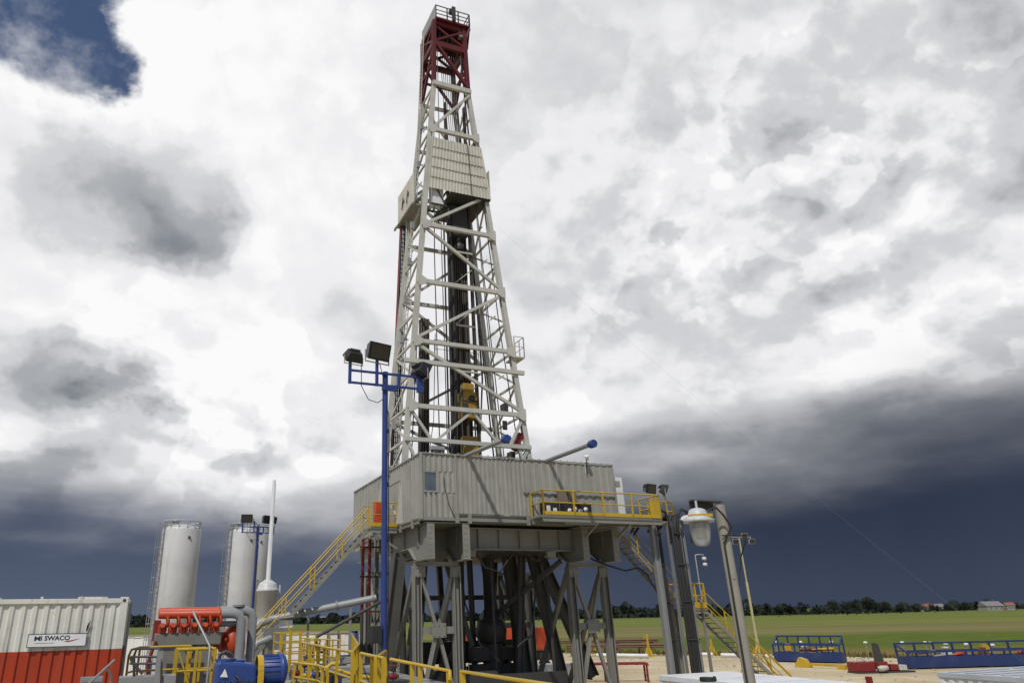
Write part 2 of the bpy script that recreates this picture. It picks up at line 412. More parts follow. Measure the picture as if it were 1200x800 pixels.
M['field'] = field_mat(); M['pad'] = pad_mat()

# ================================================================== the ground
g = MB(); NX = 36
g.add([(-9000, -300, -0.06), (9000, -300, -0.06), (9000, 14000, -0.06), (-9000, 14000, -0.06)], [(0, 1, 2, 3)])
structure(g.build('field', M['field']))
g = MB()
edge = [(-70, -40), (90, -40), (84, 30), (62, 58), (50, 66), (40, 74), (30, 80.5), (18, 90), (2, 97), (-20, 101), (-70, 104)]
pts = []
for i, (x, y) in enumerate(edge):
    x2, y2 = edge[(i+1) % len(edge)]; n_ = max(1, int(math.hypot(x2-x, y2-y)/1.6)) if i > 0 else 1
    for k in range(n_):
        t = k/n_; j = 0.55 if i > 0 else 0
        pts.append((x+(x2-x)*t+random.uniform(-j, j), y+(y2-y)*t+random.uniform(-j, j), 0.0))
g.add(pts, [tuple(range(len(pts)))])
structure(g.build('sand_pad', M['pad']))

# weeds and small stones along the ragged edge of the pad
wd = MB(); rw = random.Random(3)
for (x, y), (x2, y2) in zip(edge[2:8], edge[3:9]):
    L = math.hypot(x2-x, y2-y)
    for k in range(int(L*26)):
        t = rw.random(); q = V((x+(x2-x)*t+rw.gauss(0, .9), y+(y2-y)*t+rw.gauss(.5, 1.3), 0)); h = rw.uniform(.12, .55)*rw.choice((.6, 1, 1)); a = rw.uniform(0, 3.14); w = rw.uniform(.05, .16)
        dx_, dy_ = math.cos(a)*w, math.sin(a)*w; l_ = V((rw.gauss(0, .12), rw.gauss(0, .12), h))
        wd.add([q-V((dx_, dy_, .02)), q+V((dx_, dy_, -.02)), q+l_+V((dx_*.2, dy_*.2, 0)), q+l_-V((dx_*.2, dy_*.2, 0))], [(0, 1, 2, 3)])
o = wd.build('weeds', leaf_mat('dry_weeds', (0.07, 0.075, 0.02), (0.19, 0.14, 0.05))); o['kind'] = 'stuff'; o['label'] = 'dry weeds growing along the edge of the gravel'
st = MB()
for k in range(1000):
    x = rw.uniform(-10, 62); y = rw.uniform(40, 96)
    if y > 98-(x+10)*0.47 or (x < 14 and y < 52): continue
    r_ = rw.uniform(.02, .06)*(2 if rw.random() < .04 else 1); q = V((x, y, r_*.3))
    p8 = [q+V((sx*r_*rw.uniform(.6, 1.2), sy*r_*rw.uniform(.6, 1.2), sz*r_*.6)) for sz in (-1, 1) for sx, sy in ((-1, -1), (1, -1), (1, 1), (-1, 1))]
    st.add(p8, [(0, 3, 2, 1), (4, 5, 6, 7), (0, 1, 5, 4), (1, 2, 6, 5), (2, 3, 7, 6), (3, 0, 4, 7)])
o = st.build('loose_stones', paint('stone', (.36, .30, .21), .9, dirt=.5)); o['kind'] = 'stuff'; o['label'] = 'loose stones and clods scattered over the gravel'

# ================================================================== far trees, wood, houses
def crown_mb(h, w, seed, n=620):
    rnd = random.Random(seed); mb = MB(); lobes = []
    for i in range(13):
        z = h*rnd.uniform(0.30, 0.88); rr = w*0.5*math.sqrt(max(0.1, 1-((z-h*0.55)/(h*0.5))**2))
        a = rnd.uniform(0, 6.28); q = rr*rnd.uniform(0.2, 0.75)
        lobes.append((V((math.cos(a)*q, math.sin(a)*q, z)), w*rnd.uniform(0.16, 0.27)))
    for i in range(n):
        c, r = rnd.choice(lobes)
        d = V((rnd.gauss(0, 1), rnd.gauss(0, 1), rnd.gauss(0, 0.8))).normalized()
        p = c + d*r*rnd.uniform(0.35, 1.08); s_ = rnd.uniform(0.28, 0.65)
        u = V((rnd.gauss(0, 1), rnd.gauss(0, 1), rnd.gauss(0, 1))).normalized(); w_ = u.orthogonal().normalized()
        mb.add([p+u*s_, p+w_*s_*0.8, p-u*s_*0.9, p-w_*s_*0.7], [(0, 1, 2, 3)])
    return mb
def make_tree(name, h, w, seed, label):
    t = thing(name, label, 'tree', (0, 0, 0), 0, 'trees along the far edge of the field')
    tr = MB(); tr.path([(0, 0, -0.3), (0.1, 0, h*0.25), (0, 0.1, h*0.6)], [0.045*w+0.1, 0.035*w+0.05, 0.08], 8)
    rnd = random.Random(seed)
    for k in range(5):
        a = k*1.3+rnd.random(); z = h*rnd.uniform(0.25, 0.45)
        tr.path([(0, 0, z), (math.cos(a)*w*0.15, math.sin(a)*w*0.15, z+h*0.12), (math.cos(a)*w*0.3, math.sin(a)*w*0.3, z+h*0.2)], [0.12, 0.09, 0.04], 6)
    tr.build('trunk', M['bark'], t); crown_mb(h, w, seed).build('crown', M['leaf'], t)
    return t
kinds = [('dark broad round tree on the far field edge', 11.5, 10.5), ('tall dense dark tree on the far field edge', 14.0, 10.0),
         ('low spreading dark tree on the far field edge', 7.5, 9.5), ('narrow upright dark tree on the far field edge', 10.5, 5.0)]
protos = [make_tree('tree', h, w, 11+i*7, lab) for i, (lab, h, w) in enumerate(kinds)]
used = [False]*4
def place_tree(k, px, Y, s=1.0):
    d = ray(px, 715); p = V((d.x/d.y*Y, Y, -0.06)); rz = random.uniform(0, 6.28)
    o = protos[k] if not used[k] else dup(protos[k], p, rz)
    used[k] = True; o.location = p; o.rotation_euler = (0, 0, rz); o.scale = (s, s, s*random.uniform(0.92, 1.05))
rt = random.Random(5)
for px, k, s in [(668, 2, 1.0), (690, 2, .9), (730, 1, .95), (738, 0, .8), (772, 3, 1.1), (790, 2, .9), (812, 2, 1), (846, 2, 1.0), (866, 0, .75), (885, 2, 1), (900, 0, .85), (912, 2, .9), (925, 2, 1.1), (943, 0, .9), (957, 2, .9), (978, 1, .95), (992, 1, .9), (1003, 0, .9), (1017, 1, .95), (1024, 0, 1.0), (1037, 2, 1.2),
                 (1055, 2, 1.0), (1072, 0, .7), (1095, 2, .9), (1112, 2, .8), (1130, 2, 1.0), (1146, 3, .9), (1156, 0, .9), (1163, 2, .9), (1192, 2, .9), (160, 2, 1), (170, 0, .75), (182, 2, .9), (352, 2, .9), (372, 0, .7), (391, 2, .9), (412, 0, .75), (428, 2, .8), (447, 2, 1), (478, 0, .8), (510, 2, 1), (530, 0, .75), (556, 2, .9), (575, 0, .8), (598, 2, 1.0), (630, 0, .8), (650, 2, .9)]:
    place_tree(k, px, 470+rt.uniform(-25, 60)+max(0, px-1040)*0.9, s*.8)
wood = MB()
for i in range(15000):                                            # the low scrub and wood behind them, one mass
    px = rt.uniform(-80, 1290); Y = 520+rt.uniform(0, 60)+max(0, px-1020)*0.8
    d = ray(px, 715); hmax = 6.2-max(0, px-1030)*.012+2.0*math.sin(px*0.045)+1.6*math.sin(px*0.13+1)+1.2*math.sin(px*0.31)
    p = V((d.x/d.y*Y, Y, rt.uniform(0, 1)**1.15*hmax)); s_ = rt.uniform(1.0, 2.1)
    u = V((rt.gauss(0, 1), rt.gauss(0, .4), rt.gauss(0, 1))).normalized(); w_ = u.orthogonal().normalized()
    wood.add([p+u*s_, p+w_*s_*0.8, p-u*s_*0.9, p-w_*s_*0.7], [(0, 1, 2, 3)])
o = wood.build('distant_wood', M['leaf2']); o['kind'] = 'stuff'; o['label'] = 'low dark wood and scrub running along the horizon'
M['rooft'] = paint('roof_tiles_grey', (0.20, 0.19, 0.19), 0.8, dirt=0.3); M['roofr'] = paint('roof_tiles_red', (0.24, 0.11, 0.08), 0.8, dirt=0.3)
M['plaster'] = paint('house_plaster', (0.30, 0.29, 0.27), 0.8, dirt=0.4)
def house(px, Y, w, d, h, roofh, mat, label, rz=0.2):
    q = ray(px, 715); t = thing('house', label, 'house', (q.x/q.y*Y, Y, -0.06), rz)
    MB().box(-w/2, w/2, -d/2, d/2, 0, h).build('wall', M['plaster'], t)
    r_ = MB().extrude([(-w/2-.4, -d/2-.5, h+.003), (-w/2-.4, d/2+.5, h+.003), (-w/2-.4, 0, h+roofh)], (w+.8, 0, 0)).build('roof', mat, t)
    MB().box(w*0.2, w*0.2+.7, -.35, .35, h+roofh*0.5, h+roofh+.9).build('chimney', M['roofr'], r_)
    for k in range(3):
        x = -w*0.33+k*w*0.3
        MB().box(x, x+1.1, -d/2-.04, -d/2+.02, 1.0, 2.3).build('window', M['glass'], t)
    MB().box(w*0.40, w*0.40+1.0, -d/2-.05, -d/2+.02, 0.05, 2.1).build('door', M['dark'], t)
house(1162, 560, 15, 9, 3.2, 3.4, M['rooft'], 'long low house with grey roof at right end of the horizon', 0.15)
house(1184, 600, 6, 6, 3.4, 2.2, M['roofr'], 'small pale house at the far right of the horizon', -0.2)
house(1088, 585, 8, 7, 3.2, 2.6, M['roofr'], 'pale house with red roof among trees left of the grey roof house', 0.3)
house(1101, 600, 6, 6, 3.4, 2.2, M['rooft'], 'small pale house just right of the red roof house on horizon', -0.3)
house(377, 640, 7, 6, 3.0, 2.2, M['rooft'], 'small pale house seen under the left stairway on horizon', 0.1)
house(394, 600, 8, 6, 2.8, 1.6, M['rooft'], 'wide pale house seen under the white flow pipe on horizon', 0.1)

# ================================================================== the rig: substructure
def railing(mb, pts, h=1.08, step=1.3, r=0.024, close=False, mid=(0.5,)):
    pts = [V(p) for p in pts]
    for p, q in zip(pts[:-1], pts[1:]):
        L = (q-p).length; n_ = max(1, round(L/step))
        mb.tube(p+V((0, 0, h)), q+V((0, 0, h)), r, 8)
        for m_ in mid: mb.tube(p+V((0, 0, h*m_)), q+V((0, 0, h*m_)), r*0.85, 8)
        for k in range(n_+1):
            c = p+(q-p)*(k/n_); mb.bar(c, c+V((0, 0, h)), r*2, r*2)
    return mb
def floodlight(parent, c, aim, s=0.28, tilt=None, mat='lamp'):
    """a floodlight housing with glass and yoke; aim is the direction it faces"""
    c = V(c); a = V(aim).normalized(); r_ = a.cross(V((0, 0, 1))).normalized(); u = r_.cross(a)
    mb = MB()
    f = [c + a*0.12*s/0.28 + r_*sx*s + u*sz*s*0.72 for sx, sz in ((-1, -1), (1, -1), (1, 1), (-1, 1))]
    b = [c - a*0.16*s/0.28 + r_*sx*s*0.72 + u*sz*s*0.5 for sx, sz in ((-1, -1), (1, -1), (1, 1), (-1, 1))]
    mb.add(f+b, [(0, 1, 2, 3), (7, 6, 5, 4), (0, 4, 5, 1), (1, 5, 6, 2), (2, 6, 7, 3), (3, 7, 4, 0)])
    for k in range(5):
        x = -0.5+k*0.25
        mb.bar(c-a*0.14*s/0.28+r_*x*s+u*0.45*s, c-a*0.22*s/0.28+r_*x*s+u*0.0*s, 0.02*s/0.28, 0.25*s)
    o = mb.build('floodlight', M[mat], parent, bevel=0.012)
    g_ = MB(); gz = a*(0.125*s/0.28)
    f2 = [c + gz + r_*sx*s*0.82 + u*sz*s*0.56 for sx, sz in ((-1, -1), (1, -1), (1, 1), (-1, 1))]
    g_.extrude(f2, a*0.012); g_.build('lens', M['lens'], o)
    y = MB(); y.path([c+r_*s*1.08, c+r_*s*1.08-V((0, 0, s*0.95)), c-r_*s*1.08-V((0, 0, s*0.95)), c-r_*s*1.08], 0.018*s/0.28, 6, False)
    y.build('yoke', M['galv'], o)
    return o

B0 = (5.2, 5.8, 0)
sub = rthing('rig_substructure', 'tall grey steel substructure carrying the drill floor on braced columns', 'rig substructure', B0)
def sp(name, mb, m='steel', lab=None, bevel=0.0): return mb.build(name, M[m], sub, lab, bevel)
COLA = ((0.35, 2.3), (8.5, 10.45))
for (a0, a1) in COLA:
    for bi, b in enumerate((1.7, 9.6)):
        for a in (a0, a1):
            m_ = MB(B0); m_.hbeam((a, b, 0.9), (a, b, 6.62), 0.36, 0.36, 0.045, (1, 0, 0)); m_.box(a-.3, a+.3, b-.3, b+.3, 0.86, 0.94); sp('column', m_)
        m_ = MB(B0); m_.bar((a0+.19, b, 3.85), (a1-.19, b, 3.85), 0.2, 0.30); sp('tower_beam', m_)
        m_ = MB(B0); m_.bar((a0-.1, b, 6.70), (a1+.1, b, 6.70), 0.3, 0.18); sp('tower_beam', m_)
        for p, q in (((a0+.1, b-.03, 6.5), ((a0+a1)/2, b-.03, 3.75)), ((a1-.1, b+.03, 6.5), ((a0+a1)/2, b+.03, 3.75)),
                     (((a0+a1)/2, b-.02, 3.95), (a0+.15, b-.02, 1.0)), (((a0+a1)/2, b+.04, 3.95), (a1-.15, b+.04, 1.0))):
            m_ = MB(B0); m_.bar(p, q, 0.15, 0.15); sp('brace', m_)
    for b in (1.7,):
        for (gx, gz, sx_, sz_) in (((a0+a1)/2, 3.85, .34, .30), (a0+.1, 6.35, .26, .24), (a1-.1, 6.35, .26, .24)):
            m_ = MB(B0); m_.box(gx-sx_, gx+sx_, b-.215, b-.195, gz-sz_, gz+sz_)
            for u in (-.7, 0, .7):
                for w in (-.7, .7): m_.lathe([(.03, 0), (.03, .03), (0, .031)], (gx+sx_*u, b-.216, gz+sz_*w), (0, -1, 0), 6)
            sp('gusset_plate', m_)
    for a in (a0, a1):
        m_ = MB(B0); m_.path([(a+.05, 1.5, 6.4), (a+.06, 1.48, 4.6), (a+.02, 1.47, 3.0), (a+.07, 1.48, 1.0)], .022, 6); sp('hydraulic_hose', m_, 'black')
    for a in (a0, a1):
        m_ = MB(B0); m_.bar((a, 2.0, 6.3), (a, 5.8, 1.0), 0.2, 0.2); sp('brace', m_)
        m_ = MB(B0); m_.bar((a, 9.3, 6.3), (a, 5.9, 1.0), 0.2, 0.2); sp('brace', m_)
    m_ = MB(B0)
    m_.box(a0-.35, a0+.35, -0.6, 12.2, 0.0, 0.86); m_.box(a1-.35, a1+.35, -0.6, 12.2, 0.0, 0.86)
    for b in (0.2, 4, 8, 11.6): m_.box(a0+.352, a1-.352, b, b+.4, 0.1, 0.75)
    sp('base_skid', m_)
# the two deep girders under the floor, open at their front ends
def girder(a0, a1):
    m_ = MB(B0)
    for a, out_ in ((a0, -1), (a1, 1)):
        prof = [(0.12, 6.82), (1.55, 6.82), (1.62, 6.98), (1.9, 7.02), (2.35, 7.42), (11.3, 7.42), (11.3, 8.34), (0.12, 8.34)]
        m_.extrude([(a-.02, b, z) for b, z in prof], (0.04, 0, 0))
        m_.box(a-(.27 if out_ > 0 else .08), a+(.08 if out_ > 0 else .27), 0.06, 0.118, 6.80, 8.36)          # end flange
        for p, q in (((a, 0.1, 6.80), (a, 1.6, 6.80)), ((a, 1.6, 6.86), (a, 2.4, 7.40)), ((a, 2.4, 7.40), (a, 11.3, 7.40))):
            m_.bar(p, q, 0.34, 0.04)
        for b in (1.2, 3.2, 5.2, 7.2, 9.2): m_.box(a-.12, a+.12, b, b+.025, 7.44, 8.33)
    m_.box(a0-.16, a1+.16, 0.05, 11.3, 8.362, 8.40)
    m_.box(a0+.022, a1-.022, 2.6, 2.63, 7.0, 8.35)
    return m_
for gx in (.36, 2.28, 8.42, 10.36):
    m_ = MB(B0); s_ = -.19 if gx in (2.28, 10.36) else .0
    for k in range(6):
        for u in (.03, .14): m_.lathe([(.022, 0), (.022, .02), (0, .021)], (gx+s_+u-.05+.02, .058, 6.95+k*.25), (0, -1, 0), 6)
    sp('bolt_row', m_)
sp('girder', girder(0.36, 2.28)); sp('girder', girder(8.42, 10.36))
m_ = MB(B0); m_.hbeam((2.31, 1.1, 7.8), (8.39, 1.1, 7.8), 0.4, 1.0, 0.05)
for k in range(5): m_.box(3.2+k*1.1, 3.23+k*1.1, .95, 1.09, 7.36, 8.24)
sp('floor_beam', m_)
for b in (4.0, 7.0, 10.0):
    m_ = MB(B0); m_.hbeam((2.31, b, 7.85), (8.39, b, 7.85), 0.35, 0.9, 0.05); sp('floor_beam', m_)
m_ = MB(B0); m_.box(2.52, 2.95, .75, 1.1, 6.98, 7.26); sp('lug', m_)
m_ = MB(B0); m_.box(6.75, 7.2, .75, 1.1, 6.98, 7.26); sp('lug', m_)
m_ = MB(B0); m_.box(-0.02, 10.5, -0.02, 11.5, 8.46, 8.60); sp('drill_floor', m_)
m_ = MB(B0); m_.hbeam((1.75, 0.12, 8.62), (10.5, 0.12, 8.62), 0.2, 0.30, 0.03)
for a in (1.72, 2.35, 5.4, 8.3, 10.3): m_.box(a-.09, a+.09, -.055, 0.015, 8.36, 8.80)
for k in range(7): m_.box(-0.11, -0.025, 0.9+k*1.7, 1.12+k*1.7, 8.2, 8.62)
m_.hbeam((-0.02, 0.3, 8.44), (-0.02, 11.4, 8.44), .14, .22, .025)
sp('floor_edge', m_)
# swing-up legs and struts deep under the floor
for p, q, w in (((6.83, 5, 7.4), (7.55, 5, 0.5), 0.62), ((7.7, 4, 7.4), (9.15, 4, 0.6), 0.5), ((7.2, 4.2, 7.3), (6.55, 4.2, .6), .34), ((9.2, 6, 7.7), (12.1, 6, 1.2), 0.55), ((6.9, 7, 7.2), (6.2, 7, .6), 0.4), ((5.9, 6.2, 7.4), (7.2, 6.2, .6), .36),
                ((5.3, 8, 7.3), (5.2, 8, .6), .34), ((0.1, 3.4, 7.3), (-0.75, 3.4, 0.9), .62), ((1.7, 4.5, 7.3), (1.1, 4.5, .9), .5), ((3.3, 8.8, 7.4), (2.3, 8.8, .8), .45), ((4.6, 9.5, 7.4), (4.9, 9.5, .8), .3)):
    m_ = MB(B0); m_.hbeam(p, q, w*0.8, w, 0.06, (1, 0, 0)); sp('strut', m_, 'strut')
for k, (p, q, r_) in enumerate((((3.5, 4, .6), (3.6, 4, 7.3), .10), ((4.1, 6, .6), (4.15, 6, 7.3), .14), ((4.9, 3.2, .6), (4.9, 3.2, 7.3), .07), ((5.3, 6.5, .6), (5.2, 6.5, 7.3), .16), ((7.6, 6.4, .6), (7.7, 6.4, 7.3), .13), ((8.0, 3, .6), (7.9, 3, 7.2), .08), ((1.2, 6, .9), (1.1, 6, 7), .16), ((0.9, 3.4, .9), (1.0, 3.4, 7), .09))):
    m_ = MB(B0); m_.tube(p, q, r_, 10); sp('drain_pipe', m_, 'dark')
for k, (p, q) in enumerate((((2.5, 2.0, 6.9), (4.4, 6, 3.4)), ((4.4, 6, 3.3), (2.6, 7, .8)), ((8.2, 2.0, 6.9), (5.6, 7, 3.6)), ((3.2, 5.2, 7.2), (4.6, 5.2, 3.0)))):
    m_ = MB(B0); m_.bar(p, q, .18, .22); sp('brace', m_, 'strut')
for k, pts_ in enumerate(([(2.9, .9, 7.3), (3.4, .8, 6.5), (4.2, .9, 6.3), (5.0, .9, 7.2)], [(5.6, 1.0, 7.3), (6.2, .9, 6.8), (6.8, 1.0, 7.2)], [(3.2, 3.2, 7.3), (3.3, 3.0, 5.0), (3.9, 2.8, 3.2), (4.8, 2.6, 2.4)], [(7.4, 3.0, 7.2), (7.1, 2.8, 5.5), (6.6, 2.6, 3.5), (5.9, 2.8, 3.0)])):
    m_ = MB(B0); m_.path(pts_, .045, 8); sp('hydraulic_hose', m_, 'black')
m_ = MB(B0); m_.box(2.5, 8.2, 2.2, 2.25, .9, 1.9); sp('splash_plate', m_, 'dark')
m_ = MB(B0); m_.box(2.35, 8.35, 1.35, 11.0, 7.30, 7.36); sp('underfloor_sheet', m_, 'dark')  # dark sheet closing off the underside of the floor
m_ = MB(B0); m_.bar((3.0, 8.2, 2.6), (8.4, 8.2, 2.6), .5, 1.1); sp('tie_beam', m_, 'dark')
m_ = MB(B0); m_.bar((2.4, 7.6, 5.35), (8.4, 7.6, 5.35), .18, .24); sp('tie_beam', m_, 'strut')
m_ = MB(B0); m_.bar((2.4, 3.0, 1.2), (8.4, 3.0, 1.2), .3, .4); sp('tie_beam', m_, 'strut')

# machinery under the floor ------------------------------------------------
b0 = (5.9, 5.6, 0)
bop = rthing('blowout_preventer', 'dark valve stack standing in the middle under the drill floor', 'valve stack', b0)
m_ = MB(b0); m_.lathe([(0.9, 0), (0.9, .3), (.45, .3), (.45, .8), (.62, .8), (.62, 1.0), (.42, 1.0), (.42, 1.5)], (5.9, 5.6, 0)); m_.build('wellhead', M['dark'], bop)
for z in (1.5, 2.3):
    m_ = MB(b0); m_.box(4.7, 7.1, 5.25, 5.95, z, z+.62); m_.lathe([(.5, 0), (.5, .78)], (5.9, 5.6, z)); m_.build('ram_block', M['dark'], bop)
m_ = MB(b0); m_.lathe([(.5, 3.1), (.75, 3.2), (.8, 3.7), (.7, 4.2), (.4, 4.3), (.4, 4.7), (.33, 4.7), (.33, 7.3)], (5.9, 5.6, 0)); m_.build('annular_head', M['dark'], bop)
b0 = (3.6, 4.6, 0)
cab = rthing('machine_cabinet', 'black machine cabinet beside the left column tower under the floor', 'cabinet', b0)
m_ = MB(b0); m_.box(3.0, 3.75, 4.2, 5.0, 3.3, 4.7); m_.build('housing', M['black'], cab, bevel=.02)
m_ = MB(b0); m_.box(3.3, 3.5, 4.4, 4.8, 0, 3.3); m_.build('stand', M['dark'], cab)
for (a0, a1, bb0, bb1, h, lab) in ((2.9, 5.4, 2.0, 3.4, 1.9, 'low dark machine housing between the column towers'), (7.0, 8.3, 2.2, 4.0, 1.6, 'low dark machine housing beside the right column tower'), (3.6, 5.0, 6.5, 8.5, 2.5, 'dark tank behind the valve stack under the floor')):
    b0 = ((a0+a1)/2, (bb0+bb1)/2, 0); t = rthing('machine_housing', lab, 'machine', b0)
    m_ = MB(b0); m_.box(a0, a1, bb0, bb1, .25, h*.7); m_.build('body', M['dark'], t, bevel=.03)
    m_ = MB(b0); m_.lathe([(.0, 0), (.35, 0), (.4, .1), (.4, (a1-a0)*.6), (.3, (a1-a0)*.65)], (a0+.2, (bb0+bb1)/2, h*.7+.3), (1, 0, 0)); m_.build('drum', M['dark'], t)
    m_ = MB(b0); m_.path([(a0+.2, bb0-.1, h*.6), (a0+.2, bb0-.3, h*.3), (a1-.2, bb0-.3, h*.3), (a1-.2, bb0-.1, h*.8)], .06); m_.build('hose', M['black'], t)
    m_ = MB(b0); m_.box(a0-.1, a1+.1, bb0-.1, bb1+.1, 0, .248); m_.build('skid', M['dark'], t)
# white scaffold ladder leaning under the left girder
b0 = (0.3, 6.0, 0)
t = rthing('ladder', 'bright aluminium ladder leaning behind the left column tower', 'ladder', b0)
def ladder(mbo, p, q, w=0.42, across=(0, 1, 0), r=.028, step=.3):
    p = V(p); q = V(q); ac = V(across).normalized()*w/2
    mbo.bar(p-ac, q-ac, r*2, r*2); mbo.bar(p+ac, q+ac, r*2, r*2)
    n_ = int((q-p).length/step)
    for k in range(1, n_): c = p+(q-p)*(k/n_); mbo.tube(c-ac, c+ac, r*.6, 6)
m_ = MB(b0); ladder(m_, (-.5, 6.0, .3), (.35, 6.0, 5.0), .45, (1, 0, 0.2), .04); m_.build('ladder_frame', M['white'], t)

# ================================================================== wind wall round the drill floor
B1 = (5.2, 5.8, 8.6)
ww = rthing('wind_wall', 'pale grey ribbed wind wall enclosing the drill floor', 'wind wall', B1)
def wp(name, mb, m='wall', lab=None, par=None): return mb.build(name, M[m], par or ww, lab)
ZT = 11.48
m_ = MB(B1)
m_.corr((0.0, 0.0), (0.11, 0.0), 8.5, ZT, .2, .0)
m_.corr((0.11, 0.0), (1.70, 0.0), 8.5, 9.72, .27, .035, .3); m_.corr((0.11, 0.0), (1.70, 0.0), 10.68, ZT, .27, .035, .3); m_.corr((0.80, 0.0), (1.70, 0.0), 9.72, 10.68, .27, .035, .3)
m_.bar((0.0, -.02, 8.5), (0.0, -.02, ZT), .09, .09); m_.bar((1.70, -.015, 8.42), (1.70, -.015, ZT), .07, .07)
wp('front_panel', m_)
m_ = MB(B1)
for a in (1.74, 2.68, 3.62, 4.56): m_.corr((a, 0.005), (a+.94, 0.005), 8.80, ZT-.02, .235, .03, .36)
for a in (1.74, 2.68, 3.62, 4.56, 5.5): m_.box(a-.015, a+.015, -.012, .02, 8.80, ZT-.02)
wp('front_panel', m_)
m_ = MB(B1)
for i, a in enumerate((5.52, 7.2, 8.9)): m_.corr((a, 0.0), (min(a+1.66, 10.5), 0.0), 8.8, ZT+(-.02 if i else .0), .42, .025, .42)
m_.box(10.44, 10.53, -.03, .06, 8.62, ZT)
wp('front_panel', m_)
m_ = MB(B1); m_.box(5.2, 10.4, -.09, -.035, 9.88, 9.96)
wp('ledge', m_)
m_ = MB(B1)
for b0_, b1_, z0_ in ((11.55, 10.0, 8.0), (10.0, 8.3, 8.1), (8.3, 6.6, 8.2), (6.6, 4.75, 8.3), (2.75, 1.4, 8.5), (1.4, 0.06, 8.5)):
    m_.corr((-.02, b0_), (-.02, b1_), z0_, ZT, .30, .035, .34); m_.box(-.05, -.01, b1_-.02, b1_+.02, z0_, ZT)
m_.corr((-.02, 4.75), (-.02, 2.75), 10.72, ZT, .30, .035)
wp('side_panel', m_)
m_ = MB(B1); m_.corr((10.5, 0.05), (10.5, 11.55), 8.6, ZT, .3, .035); wp('side_panel', m_)
m_ = MB(B1); m_.corr((10.5, 11.55), (0.0, 11.55), 8.6, ZT, .3, .035); wp('back_panel', m_)
m_ = MB(B1)
for p, q in (((-.02, -.02, ZT+.02), (10.52, -.02, ZT+.02)), ((-.03, -.0, ZT+.02), (-.03, 11.55, ZT+.02)), ((10.52, 0, ZT+.02), (10.52, 11.55, ZT+.02))):
    m_.bar(p, q, .06, .05)
for k in range(26): m_.box(.2+k*.4, .26+k*.4, -.055, -.045, ZT-.02, ZT+.09)
for k in range(20): m_.box(-.075, -.065, .3+k*.57, .36+k*.57, ZT-.03, ZT+.08)
wp('top_rail', m_)
w_ = MB(B1); w_.box(.11, .80, .01, .05, 9.72, 9.78); w_.box(.11, .80, .01, .05, 10.62, 10.68); w_.box(.11, .17, .012, .048, 9.78, 10.62); w_.box(.74, .80, .012, .048, 9.78, 10.62)
wf = wp('window', w_, 'wall')
m_ = MB(B1); m_.box(.17, .74, .03, .04, 9.78, 10.62); wp('pane', m_, 'glass', None, wf)
m_ = MB(B1)
for k in range(3): m_.box(.15+k*.25, .24+k*.25, -.04, .0, 9.64, 9.70)
wp('vent_slot', m_, 'dark')
d_ = MB(B1); d_.box(-.04, -.0, 2.80, 4.70, 8.55, 10.70); dd = wp('door', d_, 'wall')
m_ = MB(B1)
for b in (2.77, 4.73, 3.75): m_.box(-.07, -.0, b-.03, b+.03, 8.5, 10.74)
m_.box(-.07, 0, 2.8, 4.7, 10.70, 10.76); m_.box(-.055, -.041, 3.0, 3.6, 9.7, 10.5)
wp('door_frame', m_, 'wall', None, dd)
m_ = MB(B1); m_.box(-.09, -.03, 3.84, 3.88, 9.4, 9.62); wp('handle', m_, 'dark', None, dd)
m_ = MB(B1); m_.path([(1.1, -.03, 10.4), (1.15, -.03, 9.9), (1.3, -.03, 9.3), (1.45, -.03, 8.9), (1.6, -.05, 8.6)], .015, 6); wp('cable', m_, 'black')

# blue capped pipes sticking out over the front wall
for (a, a2, b1_, lab) in ((2.35, 2.42, -3.55, 'grey pipe with blue cap jutting out over the left half of the front wall'), (6.95, 6.55, -3.85, 'grey pipe with blue cap jutting out over the right half of the front wall')):
    b0 = (a, 0.5, 11.5); t = rthing('capped_pipe', lab, 'pipe', b0, 'blue capped pipes over the wind wall')
    m_ = MB(b0); m_.tube((a, 3.0, 11.62), (a2, b1_, 11.42), .105, 14); m_.build('pipe', M['greyp'], t)
    m_ = MB(b0); m_.lathe([(.11, -.14), (.13, -.1), (.18, .0), (.185, .26), (.165, .29), (0.0, .291)], (a2, b1_-.2, 11.41), (0, -1, 0), 10, False); m_.build('cap', M['blue2'], t)
    m_ = MB(b0); m_.box(a-.2, a+.2, .08, .3, 8.6, 11.4); m_.build('bracket', M['steel'], t)
b0 = (8.9, 0, 11.5)
t = rthing('wall_lamp', 'small white lamp on a bracket at the top right of the front wall', 'lamp', b0)
m_ = MB(b0); m_.path([(8.9, -.06, 10.9), (8.9, -.10, 11.5), (8.9, -.2, 11.72)], .025, 6); m_.build('bracket', M['dark'], t)
m_ = MB(b0); m_.lathe([(0, .06), (.05, .05), (.15, .02), (.16, -.04), (.12, -.07)], (8.78, -.35, 11.8), (-.3, -.3, 1), 12, False); m_.box(8.8, 8.92, -.32, -.22, 11.6, 11.74); m_.build('shade', M['white'], t)
b0 = (1.1, 0.6, 11.5)
t = rthing('floor_camera', 'small grey box on a post above the window corner of the wind wall', 'camera', b0)
m_ = MB(b0); m_.bar((.95, .3, 10.5), (.95, .3, 11.75), .05, .05); m_.build('post', M['dark'], t)
m_ = MB(b0); m_.box(.62, 1.28, .15, .5, 11.72, 11.9); m_.build('housing', M['greyp'], t); m_ = MB(b0); m_.box(.7, .95, .05, .5, 11.55, 11.715); m_.box(1.0, 1.22, .05, .5, 11.57, 11.715); m_.build('lamp', M['dark'], t)

